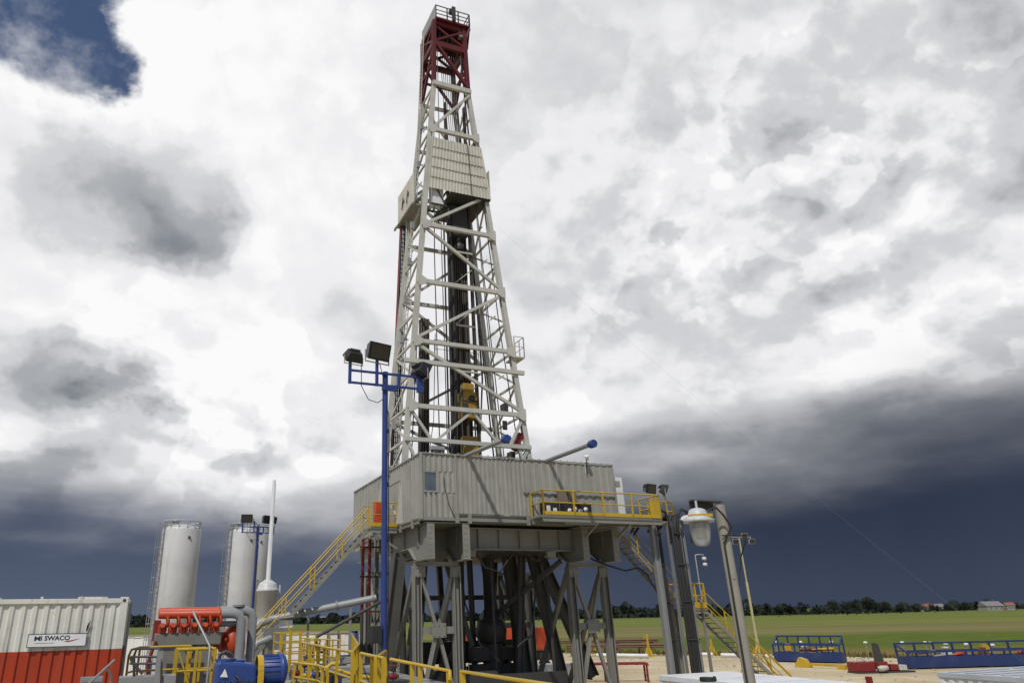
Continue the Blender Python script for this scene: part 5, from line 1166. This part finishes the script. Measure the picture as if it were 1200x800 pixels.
# ------------------------------------------------------------------ yellow walkways left of the rig
def rail_thing(lab, pts, z, h=1.1, step=1.2, r=.027, name='hand_rail', toe=False, post=None):
    """pts are grid points (a, b); the rail stands on level z"""
    b0 = (pts[0][0], pts[0][1], z); t = rthing(name, lab, 'hand rail', b0, 'yellow hand rails left of the rig')
    m_ = MB(b0); railing(m_, [(x, y, z) for x, y in pts], h, step, r); m_.build('railing', M['yellow'], t)
    if toe:
        m_ = MB(b0)
        for (x0, y0), (x1, y1) in zip(pts[:-1], pts[1:]): m_.bar((x0, y0, z+.08), (x1, y1, z+.08), .012, .15)
        m_.build('toe_board', M['yellow'], t)
    return t
G = lambda x, y, zt: (lambda v: (v.x, v.y))(toR(P(x, y, z=zt)))
zt = 3.73
rail_thing('far yellow rail at the foot of the long left stair', [G(331, 744, zt), G(372, 742.5, zt), G(412, 741, zt)], zt-1.1, 1.1, .8)
rail_thing('yellow rail running towards the viewer right of the white screen', [G(412, 742, zt), G(420, 755, zt), G(413, 764, zt)], zt-1.1, 1.1, 1.4, .03)
rail_thing('middle yellow rail bending between the stair foot and the grey tank tops', [G(354, 752.5, zt), G(373, 756, zt), G(380, 758, zt), G(413, 763.5, zt)], zt-1.1, 1.1, 1.5, .032)
rail_thing('short yellow rail just left of the blue floodlight pole', [G(423, 765, zt), G(436, 768, zt), G(450, 771, zt)], zt-1.1, 1.1, .9, .034)
rail_thing('thin far yellow rail crossing in front of the white screen above the grey tank tops', [G(352, 747, zt), G(375, 748.5, zt), G(398, 749.5, zt)], zt-1.1, 1.1, .6, .024)
rail_thing('low yellow rail in front of the small blue pumps', [G(345, 776, 3.35), G(372, 779, 3.35), G(384, 783, 3.35)], 2.65, .7, .6, .03)
rail_thing('yellow rail sloping away just behind the short rail by the floodlight pole', [G(440, 771, zt), G(452, 762, zt)], zt-1.1, 1.1, 1.2, .03)
b0 = (*G(337, 770, 3.1), 2.62)
t = rthing('stair_cage', 'dense yellow cage of posts at the foot of the long left stair', 'cage', b0); a, b, z = b0
m_ = MB(b0)
for dx_, dy_ in ((-.28, 0), (.05, -.1), (.42, -.15), (-.28, 1.6), (.05, 1.6), (.42, 1.6)): m_.bar((a+dx_, b+dy_, z), (a+dx_, b+dy_, z+(1.38 if dy_ < 1 else 1.3)), .085 if dy_ < 1 else .05, .085 if dy_ < 1 else .05)
for z2 in (.3, .62, 1.0, 1.34): m_.bar((a-.28, b-.03, z+z2), (a+.45, b-.18, z+z2), .05, .06); m_.bar((a-.28, b+1.6, z+z2), (a+1.6, b+1.5, z+z2), .04, .04); m_.bar((a-.28, b, z+z2), (a-.28, b+1.6, z+z2), .04, .04)
m_.bar((a+.1, b, z+1.3), (a-.1, b+.1, z+1.75), .04, .04); m_.build('frame', M['yellow'], t)
m_ = MB(b0); m_.bar((a+.42, b-.15, z+.34), (a+1.6, b+.3, z+.36), .06, .1); m_.bar((a+.42, b-.15, z+.72), (a+1.6, b+.3, z+.72), .05, .07)
for k in range(4): m_.bar((a+.6+k*.3, b-.08+k*.11, z), (a+.6+k*.3, b-.08+k*.11, z+.95), .06, .06)
m_.build('gate', M['yellow'], t)
m_ = MB(b0); m_.bar((a+.45, b+.2, z+1.15), (a+.6, b+.25, z+1.45), .06, .02); m_.build('tape', M['orange'], t)
for i, (px, py, c, lab) in enumerate(((357, 779, 'blue2', 'small blue handwheel pump among the yellow rails'), (371, 790, 'blue2', 'second small blue pump, low behind a yellow post'), (375, 757, 'white', 'small white valve body behind the middle yellow rail'), (348, 788, 'red2', 'small red valve at the foot of the yellow cage'), (461, 792, 'red2', 'small red handwheel valve just right of the blue floodlight pole'))):
    q = toR(P(px, py, z=2.95)); b0 = (q.x, q.y, 2.6); t = rthing('valve_pump' if c == 'blue2' else 'valve', lab, 'valve', b0)
    m_ = MB(b0); m_.lathe([(.0, 0), (.06, .0), (.08, .04), (.08, .22), (.05, .27), (0, .28)], (q.x-.13, q.y, 2.95), (1, .2, 0), 16); m_.build('body', M[c], t)
    m_ = MB(b0); m_.box(q.x-.15, q.x+.15, q.y-.12, q.y+.12, 2.6, 2.72); m_.tube((q.x, q.y, 2.7), (q.x, q.y, 3.25), .025, 8); m_.build('stand', M['dark'], t)
    m_ = MB(b0)
    for k in range(12): a0_, a1_ = k*math.pi/6, (k+1)*math.pi/6; m_.tube((q.x+.14*math.cos(a0_), q.y+.14*math.sin(a0_), 3.22), (q.x+.14*math.cos(a1_), q.y+.14*math.sin(a1_), 3.22), .014, 6)
    m_.tube((q.x-.14, q.y, 3.22), (q.x+.14, q.y, 3.22), .01, 6); m_.build('handwheel', M[c], t)
for i, (px, py, w, d_, h, m, lab) in enumerate(((397, 784, .9, 1.4, .30, 'grate', 'low grey tank hatch box in front of the white screen'), (425, 782, .8, 2.2, .22, 'greyp', 'long low grey box beside the blue floodlight pole'), (405, 772, 1.3, .9, .28, 'greyp', 'pale grey tank box behind the middle rail'), (388, 797, .5, .5, .38, 'dark', 'dark pump block at the lower edge near the yellow posts'), (432, 760, .8, .8, .55, 'dark', 'dark machine block behind the short yellow rail'))):
    q = toR(P(px, py, z=2.62+h*.6)); b0 = (q.x, q.y, 2.62); t = rthing('tank_box', lab, 'box', b0)
    m_ = MB(b0); m_.box(q.x-w/2, q.x+w/2, q.y-d_/2, q.y+d_/2, 2.655, 2.62+h); m_.build('body', M[m], t, bevel=.015)
    m_ = MB(b0); m_.box(q.x-w*.3, q.x+w*.3, q.y-.04, q.y+.04, 2.62+h+.002, 2.62+h+.06); m_.build('handle', M['dark'], t)
b0 = (*G(362, 781, 3.0), 2.65); a, b, z = b0; t = rthing('pipe_manifold', 'yellow pipe manifold crossing low among the rails left of the pole', 'pipes', b0)
m_ = MB(b0); m_.path([(a-.4, b, z+.1), (a+.3, b-.1, z+.12), (a+.7, b-.2, z+.42), (a+.95, b-.3, z+.45)], .07, 10); m_.build('pipe', M['yellow'], t)
m_ = MB(b0); m_.path([(a+.9, b+.2, z+.25), (a+1.5, b-.5, z+.05), (a+1.9, b-1.2, z+.02)], .05, 10); m_.path([(a+.2, b+.3, z), (a+.2, b+.3, z+.6)], .04, 8); m_.build('branch', M['yellow'], t)
m_ = MB(b0); m_.box(a+1.75, a+2.0, b-1.3, b-1.05, z-.25, z+.12); m_.build('clamp', M['yellow'], t)
# the long foreground rail in two lengths
zr = 3.85
A0, A1 = toR(P(458, 772.0, z=zr)), toR(P(527, 785.6, z=zr)); C0, C1 = toR(P(541, 786, z=zr)), toR(P(640, 801.5, z=zr))
for (p, q, lab, posts) in ((A0, A1, 'yellow foreground rail length beside the blue floodlight pole', (.42, .56, .985)), (C0, C1+(C1-C0)*.6, 'yellow foreground rail length leading off the lower edge', (.01, .52, .99))):
    b0 = (p.x, p.y, 2.75); t = rthing('hand_rail', lab, 'hand rail', b0, 'yellow foreground hand rails')
    m_ = MB(b0); m_.path([p, q, q-V((0, 0, .10))] if p is A0 else [p-V((0, 0, .1)), p, q], .026, 12); m_.tube(p-V((0, 0, .5)), q-V((0, 0, .5)), .022, 10); m_.build('top_rail', M['yellow'], t)
    for k in posts:
        c = p+(q-p)*k; m_ = MB(b0); m_.bar((c.x, c.y, 2.72), (c.x, c.y, zr-.02), .05, .05); m_.build('post', M['yellow'], t)
    m_ = MB(b0); m_.bar((p.x, p.y, 2.80), (q.x, q.y, 2.80), .01, .15); m_.build('toe_board', M['yellow'], t)

# ================================================================== right foreground
p = P(843, 592, Y=7); pb = P(880, 806, Y=6.9)
b0 = (pb.x, pb.y, 2.5)
t = thing('lamp_post', 'weathered grey post with a large white glass lamp hanging from its arm', 'lamp post', (pb.x, pb.y, 0))
tp = V((p.x-pb.x, p.y-pb.y, p.z)); bp_ = V((0, 0, 0)); dn = (V((0, 0, 3.82))-tp); foot = tp+dn*((tp.z)/(-dn.z))
m_ = MB(); m_.tube(foot, tp, .050, 16); m_.box(foot.x-.2, foot.x+.2, foot.y-.2, foot.y+.2, 0, .03); m_.lathe([(.01, 0), (.01, .054), (0, .055)], tp+dn*.42, (0, -1, 0), 8)
m_.build('post', M['mast'] if False else paint('post_weathered', (.27, .26, .22), .6, dirt=.6, rust=.5, scale=3), t)
ar = V((P(808, 590, Y=7.02).x-pb.x, tp.y, P(808, 590, Y=7).z))
m_ = MB(); m_.bar(tp+V((.02, -.0, .03)), ar+V((0, 0, .03)), .09, .012); m_.bar(tp+V((-.05, .04, -.01)), ar+V((0, .04, -.0)), .012, .07); m_.build('arm', M['dark'], t)
L = V((P(817, 610, Y=7).x-pb.x, 0.06, P(817, 610, Y=7).z))
m_ = MB(); m_.lathe([(.0, .118), (.04, .115), (.075, .10), (.088, .07), (.094, .04), (.125, .022), (.148, .0), (.144, -.018), (.10, -.018)], L, n=28); m_.path([L+V((-.09, 0, .03)), L+V((-.13, 0, .025)), L+V((-.165, 0, .0))], .026, 10); m_.tube(L+V((0, 0, .11)), L+V((0, 0, .19)), .012, 8); lh = m_.build('lamp_hood', M['hood'], t)
m_ = MB(); m_.lathe([(.104, 0), (.106, .015), (.104, .03)], L+V((0, 0, .022)), n=24); m_.box(L.x+.02, L.x+.10, L.y-.115, L.y-.08, L.z+.02, L.z+.05); m_.build('band', M['yellow'], t)
m_ = MB(); m_.lathe([(.092, -.02), (.096, -.06), (.092, -.13), (.080, -.19), (.07, -.22), (.045, -.24), (0, -.245)], L, n=28); m_.build('globe', M['globe'], t)
m_ = MB(); m_.tube(L+V((0, 0, -.02)), L+V((0, 0, -.17)), .03, 12); m_.build('bulb', M['signw'], t)
m_ = MB(); m_.path([L+V((.06, -.12, .08)), L+V((.14, -.13, .10)), L+V((.21, -.1, .03)), L+V((.28, -.07, -.08)), tp+dn*.22+V((-.04, -.06, 0)), tp+dn*.6+V((-.045, -.06, 0)), tp+dn*1.0+V((-.05, -.06, 0)), tp+dn*1.5+V((-.1, -.05, 0))], .010, 8)
m_.path([tp+dn*.18+V((-.05, -.058, 0)), tp+dn*.18+V((.06, -.06, .005)), tp+dn*.18+V((.14, -.05, .0)), tp+dn*.19+V((.20, .0, -.02)), tp+dn*.24+V((.16, .1, -.1)), tp+dn*.5+V((.06, .06, 0))], .006, 6)
m_.path([L+V((-.165, 0, .0)), L+V((-.17, .0, -.1)), L+V((-.18, 0, -.16))], .010, 8); m_.path([L+V((-.16, 0, .01)), L+V((-.20, 0, .06)), L+V((-.26, 0, .05)), L+V((-.29, .0, -.02))], .009, 8); m_.build('cable', M['black'], t)

def cabin(name, lab, ca_, cb_, wa, wb_, h, roofm, ribs):
    b0 = (ca_+wa/2, cb_+wb_/2, 0); t = rthing(name, lab, 'cabin', b0)
    m_ = MB(b0); m_.corr((ca_, cb_), (ca_+wa, cb_), .15, h-.14, .28, .03); m_.corr((ca_+wa, cb_), (ca_+wa, cb_+wb_), .15, h-.14, .28, .03); m_.corr((ca_+wa, cb_+wb_), (ca_, cb_+wb_), .15, h-.14, .28, .03); m_.corr((ca_, cb_+wb_), (ca_, cb_), .15, h-.14, .28, .03); m_.build('wall', M['white'], t)
    m_ = MB(b0); m_.box(ca_-.03, ca_+wa+.03, cb_-.03, cb_+wb_+.03, h-.14, h)
    if ribs == 'a':
        for k in range(int(wb_/.5)): y = cb_+.2+k*.5; m_.box(ca_+.15, ca_+wa*.45, y, y+.2, h+.002, h+.03); m_.box(ca_+wa*.52, ca_+wa-.15, y, y+.2, h+.002, h+.03)
    else:
        for k in range(int(wb_/1.5)): y = cb_+.8+k*1.5; m_.box(ca_, ca_+wa, y, y+.03, h+.002, h+.012)
    m_.build('roof', roofm, t, bevel=.01)
    m_ = MB(b0)
    for x in (ca_+.05, ca_+wa-.17):
        for y in (cb_+.05, cb_+wb_-.17): m_.box(x, x+.14, y, y+.14, .0, h-.15)
    m_.build('corner_post', M['white'], t)
    m_ = MB(b0); m_.box(ca_+wa*.3, ca_+wa*.3+.9, cb_-.05, cb_-.004, .2, 2.2); m_.build('door', M['greyp'], t)
    return t
# nearest corner region measured on the roof line
k = toR(P(1014, 796, z=2.6)); k2 = toR(P(852, 786, z=2.6)); k3 = toR(P(796, 793, z=2.6))
cabin('site_cabin', 'low white cabin roof at the lower edge behind the lamp post', k3.x, k.y-1.5, k2.x-k3.x+.0, k2.y-k.y+1.5, 2.6, M['roofw'], 'b')
k = toR(P(1099, 787, z=2.6))
cabin('site_cabin', 'low grey ribbed cabin roof at the lower right corner', k.x, k.y-2.6, 6.06, 2.6, 2.6, M['roofg'], 'a')
b0 = tuple(toR(P(1018, 797, z=2.3))); b0 = (b0[0], b0[1], 0); t = rthing('corner_stand', 'dark red steel corner post standing at the right end of the white cabin roof', 'frame', b0); a, b, _ = b0
m_ = MB(b0); m_.box(a-.06, a+.06, b-.1, b+.06, 0, 2.42); m_.build('post', M['red2'], t); m_ = MB(b0); m_.bar((a+.1, b-.3, .5), (a+1.0, b-.3, .5), .1, .1); m_.bar((a+.95, b-.3, 0), (a+.95, b-.3, 1.3), .1, .1); m_.build('rail', M['red2'], t)
b0 = tuple(toR(P(830, 797, z=2.65))); t = rthing('floor_coil', 'small dark coil lying on the white cabin roof by the lamp post', 'coil', (b0[0], b0[1], 2.61)); a, b = b0[0], b0[1]
m_ = MB((a, b, 2.61)); m_.path([(a+.2*math.cos(k*.4), b+.2*math.sin(k*.4), 2.64+k*.002) for k in range(48)], .03, 8); m_.build('hose', M['black'], t)

# ================================================================== far side of the pad
def pw(x, y): q = P(x, y, z=0.0); return V((q.x, q.y, 0))
# blue pipe baskets
def basket(name, lab, p, q, depth, h, panel=.9, n=6, junk=True, seed=1, slope=0):
    d = (q-p); Lw = d.length; rz = math.atan2(d.y, d.x); t = thing(name, lab, 'basket', p, rz)
    m_ = MB(); m_.box(0, Lw, 0, .08, .15, panel); m_.box(0, Lw, depth-.08, depth, .15, panel); m_.box(0, .08, .08, depth-.08, .15, panel); m_.box(Lw-.08, Lw, .08, depth-.08, .15, panel); m_.box(0, Lw, 0.003, depth-.003, .10, .148); m_.build('side_panel', M['bask'], t)
    m_ = MB()
    for y in (.04, depth-.04):
        hh = h if y > .1 else h*.68
        for k in range(n+1): x = .06+(Lw-.12)*k/n; m_.bar((x, y, panel), (x, y, hh), .12, .12)
        m_.bar((0, y, hh), (Lw, y, hh), .13, .13)
        if y > .1: m_.bar((0, y, hh*.7), (Lw, y, hh*.7), .08, .08)
    m_.bar((Lw-.06, .04, h*.66), (Lw-.06, depth, h), .12, .12); m_.bar((.06, .04, h*.66), (.06, depth, h), .12, .12); m_.build('frame', M['bask'], t)
    m_ = MB(); rr = random.Random(seed)
    for x in (.1, Lw*.5, Lw-.4): m_.box(x, x+.3, -.1, depth+.1, 0, .098)
    m_.build('skid', M['dark'], t)
    if junk:
        for i in range(9):
            m = rr.choice(['rust', 'white', 'yellow', 'rust', 'orange', 'greyp']); x = rr.uniform(.5, Lw-2.2); y = rr.uniform(.3, depth-.5); z = panel+rr.uniform(-.1, .2)
            m_ = MB()
            if i % 3: m_.tube((0, 0, 0), (rr.uniform(1.0, 1.9), rr.uniform(-.2, .2), rr.uniform(-.05, .3)), rr.uniform(.07, .14), 10)
            else: m_.box(0, .6, 0, .4, 0, rr.uniform(.25, .5)); m_.box(.1, .5, .05, .35, rr.uniform(.5, .52), .58)
            o = m_.build('pipe_piece' if i % 3 else 'crate', M[m]); o.location = p+V((math.cos(rz)*x-math.sin(rz)*y, math.sin(rz)*x+math.cos(rz)*y, z)); o.rotation_euler = (0, 0, rz)
            cname = {'rust': 'rusty', 'white': 'white', 'yellow': 'yellow', 'orange': 'orange', 'greyp': 'grey'}[m]
            tag(o, '%s %s lying in the %s' % (cname, 'length of pipe' if i % 3 else 'crate', 'shorter blue basket' if seed == 1 else 'long blue basket'), 'pipe' if i % 3 else 'crate', 'load of the blue baskets')
        m_ = MB(); m_.box(.3, Lw-.3, .15, depth-.15, .15, panel-.12); m_.build('floor_load', M['rust'], t)
basket('pipe_basket', 'shorter blue steel basket on the gravel left of the red skid', pw(908, 775), pw(988, 777), 1.7, 2.1, .8, 6, True, 1)
basket('pipe_basket', 'long blue steel basket at the right edge behind the grey roof', pw(1068, 784), pw(1250, 779), 1.3, 1.75, .85, 8, True, 4)
# yellow beam lying before the first basket
A, B_ = pw(933, 781), pw(994, 784); rz = math.atan2((B_-A).y, (B_-A).x); Lw = (B_-A).length
t = thing('lifting_beam', 'yellow lifting beam lying on the gravel before the shorter blue basket', 'beam', A, rz)
m_ = MB(); m_.bar((0, 0, .25), (Lw, 0, .25), .18, .2); m_.build('beam', M['yellow'], t); m_ = MB(); m_.extrude([(.0, -.3, .0), (1.3, -.3, .0), (1.0, -.3, .6), (.5, -.3, .75)], (0, .5, 0)); m_.box(Lw-.6, Lw, -.4, .4, 0, .3); m_.build('foot', M['yellow'], t)
# red skid with machine bits
A, B_ = pw(1005, 789), pw(1072, 787); rz = math.atan2((B_-A).y, (B_-A).x); Lw = (B_-A).length
t = thing('red_skid', 'red machine skid on the gravel between the two blue baskets', 'machine skid', A, rz)
m_ = MB(); m_.box(.0, 1.5, 0, 1.0, .12, .75); m_.box(1.8, 2.6, .1, 1.0, .3, .75); m_.box(2.7, 3.4, .0, .9, .15, .55); m_.build('housing', M['red2'], t, bevel=.03)
m_ = MB(); m_.extrude([(2.0, .3, .75), (2.5, .3, .75), (2.35, .3, 1.9), (2.1, .3, 2.0)], (0, .4, 0)); m_.lathe([(.3, 0), (.3, .5)], (2.2, .2, .45), (0, 1, 0), 14); m_.build('engine', M['dark'], t, bevel=.02)
m_ = MB(); m_.lathe([(0, 0), (.18, 0), (.2, .3), (.15, .7), (0, .75)], (1.5, -.3, .3), (1, 0, .1), 14); m_.build('pump', M['mast'], t)
m_ = MB(); m_.box(3.3, 3.9, -.1, .6, .15, .5); m_.build('pale_box', M['mast'], t, bevel=.03)
m_ = MB(); m_.path([(.4, .5, .75), (.5, .5, 1.0), (.9, .5, .97), (1.2, .4, .75)], .05, 8); m_.build('pipe', M['mast'], t)
m_ = MB(); m_.box(0, Lw, -.1, 1.1, 0, .115); m_.build('skid', M['dark'], t)
# red trestle
A, B_ = pw(672, 800), pw(762, 799); rz = math.atan2((B_-A).y, (B_-A).x); Lw = (B_-A).length
t = thing('red_trestle', 'low dark red slatted trestle on the gravel right of the rig', 'trestle', A, rz)
m_ = MB()
for y in (0, .35, .7, 1.05): m_.bar((0, y, 1.15), (Lw, y, 1.15), .12, .12)
for k in range(8): m_.bar((Lw*k/7, -.05, 1.10), (Lw*k/7, 1.1, 1.10), .08, .05)
m_.build('top', M['red2'], t)
for x in (.3, Lw*.45, Lw-.1):
    m_ = MB(); m_.bar((x, .05, 0), (x, .05, 1.1), .12, .12); m_.bar((x, 1.0, 0), (x, 1.0, 1.1), .12, .12); m_.bar((x, .05, .4), (x, 1.0, .4), .08, .08); m_.build('leg', M['red2'], t)
# racks of rusty pipe along the pad edge
def prack(lab, x0, y0, x1, y1, n, group_lab, h=.7):
    A, B_ = pw(x0, y0), pw(x1, y1); rz = math.atan2((B_-A).y, (B_-A).x); Lw = (B_-A).length
    t = thing('pipe_rack', lab, 'pipe rack', A, rz)
    m_ = MB()
    for k in range(4): x = .6+(Lw-1.2)*k/3; m_.bar((x, -.3, h), (x, 1.5, h), .16, .2); m_.bar((x, -.2, 0), (x, -.2, h), .14, .14); m_.bar((x, 1.4, 0), (x, 1.4, h), .14, .14)
    m_.build('trestle', M['rust'], t)
    base = None; rr = random.Random(n)
    for k in range(n):
        c = A+V((-math.sin(rz), math.cos(rz), 0))*(k % 5*.24-.05)+V((0, 0, h+.21+.2*(k//5)))+V((math.cos(rz), math.sin(rz), 0))*rr.uniform(0, .5)
        if base is None: m_ = MB(); m_.tube((0, 0, 0), (Lw-.4, 0, 0), .10, 8); base = m_.build('pipe', M['rust']); o = base
        else: o = base.copy(); COL.objects.link(o)
        o.location = c; o.rotation_euler = (0, 0, rz); tag(o, group_lab, 'pipe', group_lab)
prack('near low rack of rusty pipes along the gravel edge', 664, 769, 800, 767.5, 9, 'rusty pipe on the near low rack at the gravel edge')
prack('far rack of rusty pipes along the gravel edge', 640, 765, 772, 763, 8, 'rusty pipe on the far rack at the gravel edge', .9)
for i, (x0, y0, x1, y1, lab) in enumerate(((700, 770, 760, 771, 'white pipe on the gravel just below the rusty racks'), (808, 769, 836, 769.5, 'short white pipe on the gravel left of the yellow cone post'), (846, 770, 905, 772, 'white pipe lying on the gravel left of the shorter blue basket'))):
    A, B_ = pw(x0, y0), pw(x1, y1); m_ = MB(A); m_.tube(A+V((0, 0, .25)), B_+V((0, 0, .25)), .18, 10); o = m_.build('white_pipe', M['white']); o.location = A; tag(o, lab, 'pipe')
# yellow marker stands
for px, py, lab in ((695, 763, 'yellow marker stand in front of the right column tower'), (756, 757, 'plain yellow marker post behind the rusty racks'), (761, 769, 'yellow marker stand at the right end of the rusty racks'), (790, 765, 'yellow marker post between the hose towers'), (835.5, 767.5, 'yellow marker stand between the landing post and the lamp post')):
    A = pw(px, py); t = thing('marker_stand', lab, 'marker', A, TH, 'yellow marker stands along the gravel edge')
    m_ = MB(); m_.bar((0, 0, 0), (0, 0, 2.2 if 'post ' not in lab else 1.6), .16, .16); m_.build('post', M['yellow'], t)
    m_ = MB(); m_.extrude([(-.6, -.08, 0), (.6, -.08, 0), (.15, -.08, .9), (-.15, -.08, .9)], (0, .16, 0)); m_.extrude([(-.08, -.6, 0), (-.08, .6, 0), (-.08, .15, .88), (-.08, -.15, .88)], (.16, 0, 0)); m_.build('foot', M['yellow'], t)
# white capped marker posts in the grass
for i, (px, py) in enumerate(((909, 751), (938, 751.5), (974, 751), (1014, 752), (1057, 752), (1084, 752), (1090, 752.5), (1108, 753.5), (1132, 754), (1163, 755))):
    q = P(px, py, z=1.45)
    if i == 0:
        t = thing('marker_post', 'thin grey post with a white cap in the grass behind the blue baskets', 'marker post', (q.x, q.y, -.06), 0, 'white capped posts in the field')
        m_ = MB(); m_.tube((0, 0, 0), (0, 0, 1.45), .03, 6); m_.build('post', M['greyp'], t); m_ = MB(); m_.lathe([(0, 0), (.16, 0), (.18, .06), (.12, .16), (0, .18)], (0, 0, 1.42), (0, 0, 1), 10); m_.build('cap', M['white'], t); mp0 = t
    else: dup(mp0, (q.x, q.y, -.06), i*1.0)
# mobile light mast with yellow outriggers
A = pw(893, 796); q = P(866, 628, Y=A.y); 
A = P(893, 790, z=0.0); A = V((A.x*.8, A.y*.8, 0)); Yb = A.y; b_ = P(889, 760, Y=Yb)
q = P(866, 630, Y=Yb)
t = thing('light_mast', 'thin yellow telescopic light mast with four small lamps behind the lamp post', 'light mast', (b_.x, b_.y, 0), 0)
h1 = P(887, 748, Y=Yb).z; top = V((q.x-b_.x, 0, q.z))
m_ = MB(); m_.tube((0, 0, .3), (-.02, 0, h1), .11, 10); m_.tube((-.02, 0, h1), V((-.02, 0, h1))*.45+top*.55, .075, 10); m_.tube(V((-.02, 0, h1))*.45+top*.55, top, .05, 8); m_.build('mast', M['pale'], t)
m_ = MB(); m_.bar(top+V((-.75, 0, .05)), top+V((.75, 0, .05)), .05, .05)
for x in (-.7, .7): m_.bar(top+V((x, 0, .05)), top+V((x, 0, -.25)), .04, .04)
m_.build('crossbar', M['galv'], t)
for x, z in ((-.7, .1), (-.3, -.2), (.3, .15), (.7, -.2)): floodlight(t, top+V((x, -.1, z)), (x*.3, -1, -.3), .20, mat='greyp')
m_ = MB()
for dx_, dy_ in ((1.6, -1.8), (-1.6, -1.2), (1.5, 1.2), (-1.4, 1.5)): m_.bar((0, 0, h1-.3), (dx_, dy_, .05), .10, .10); m_.bar((0, 0, .6), (dx_, dy_, .12), .08, .08)
m_.build('outrigger', M['yellow'], t)
m_ = MB(); m_.box(-.8, .8, -.5, .5, .25, .95); m_.build('trailer_box', M['yellow'], t, bevel=.03); m_ = MB(); m_.lathe([(.3, -.1), (.3, .1)], (-.5, -.6, .3), (0, 1, 0), 14); m_.lathe([(.3, -.1), (.3, .1)], (.5, -.6, .3), (0, 1, 0), 14); m_.build('wheel', M['black'], t)
A = V((P(826, 725, Y=52).x, 52, 0)); t = thing('lamp_pole', 'thin grey lamp pole with short arm and two white lamps beyond the stair landing', 'lamp pole', A)
h = P(819, 650, Y=52).z
m_ = MB(); m_.path([(0, 0, 0), (0, 0, h), (.3, 0, h+.05), (.6, 0, h)], .05, 8); m_.build('pole', M['galv'], t)
for z in (-.35, -.75): m_ = MB(); m_.lathe([(0, 0), (.16, .02), (.14, .2), (0, .22)], (.6, 0, h+z), (0, 0, 1), 10); m_.build('lamp', M['white'], t)
m_ = MB(); m_.bar((.6, 0, h), (.6, 0, h-.75), .03, .03); m_.build('bracket', M['galv'], t)

# ------------------------------------------------------------------ things seen through and left of the substructure
A, B_ = pw(358, 790), pw(450, 787)
xw0, xw1 = P(150, 740, Y=60).x, P(472, 740, Y=60).x
t = thing('white_screen', 'long white site screen with blue posts behind the yellow walkways', 'screen', (xw0, 60, 0), 0)
Lw = xw1-xw0
m_ = MB(); m_.corr((0, 0), (Lw, 0), .1, 3.3, 1.2, .03, .45); m_.box(0, Lw, .06, .1, .0, .2); m_.build('panel', M['wallw'], t)
for px in (385, 397, 418, 434, 462, 182): 
    x = P(px, 740, Y=60).x-xw0; m_ = MB(); m_.bar((x, -.2, 0), (x, -.2, 3.42), .24 if px in (418,) else .12, .2)
    if px == 418: m_.bar((x-.5, -.2, 3.36), (x+.1, -.2, 3.36), .2, .16)
    m_.build('post', M['blue'], t)
m_ = MB(); m_.tube((0, -.1, 3.36), (Lw, -.1, 3.36), .03, 6); m_.build('top_wire', M['galv'], t)
A = P(545, 760, Y=62); t = thing('orange_unit', 'long bright orange skid unit parked beyond the rig, seen between the columns', 'skid unit', (A.x-.3, 62, 0), 0.05)
Lw = 7.6; k_ = 1.6
m_ = MB(); m_.box(0, 2.8, 0, 2.4, k_, 3.25); m_.box(2.95, 4.9, 0, 2.4, k_+.2, 3.4); m_.extrude([(5.0, 0, k_+.1), (7.4, 0, k_+.1), (6.9, 0, 3.4), (5.0, 0, 3.4)], (0, 2.4, 0)); m_.build('body', M['orange'], t, bevel=.04)
m_ = MB(); m_.box(0, Lw, .2, 2.2, .9, 1.55); m_.build('frame', M['dark'], t)
for x in (1.0, 2.2, 5.6, 6.8): m_ = MB(); m_.lathe([(.2, -.15), (.5, -.15), (.52, 0), (.5, .15), (.2, .15)], (x, .2, .52), (0, 1, 0), 18); m_.build('wheel', M['black'], t)
m_ = MB(); m_.lathe([(0, -.1), (.45, -.05), (.5, .2), (.2, .4)], (5.6, -.1, 2.4), (0, -1, 0), 16); m_.box(5.1, 6.2, -.3, -.05, 1.7, 2.1); m_.build('yellow_engine', M['yellow'], t)
m_ = MB(); m_.box(.8, 1.5, -.1, -.003, 2.3, 2.8); m_.box(3.2, 3.9, -.12, -.003, 2.1, 2.5); m_.build('panel', M['white'], t)
m_ = MB()
for x in (.3, 2.9, 4.95): m_.bar((x, -.1, 1.0), (x, -.1, 4.1), .08, .08)
m_.build('ladder_post', M['dark'], t)
for i, (px, w, lab) in enumerate(((478, 1.2, 'white tote on the gravel seen behind the left column tower'), (557, 1.6, 'low white tote on the gravel seen right of the left column tower'), (632, 2.6, 'white flat container on the gravel seen between the dark struts'))):
    A = pw(px, 782); A = V((A.x*.8, A.y*.8, 0)); t = thing('tote', lab, 'container', A, TH)
    m_ = MB(); m_.box(0, w, 0, 1.2, .15, 1.1); m_.build('body', M['wallw'], t, bevel=.04); m_ = MB(); m_.box(-.03, w+.03, -.03, 1.23, 0, .14); m_.build('pallet', M['dark'], t)

# some objects in the foreground sit on posts: done
print('objects', len(bpy.data.objects))
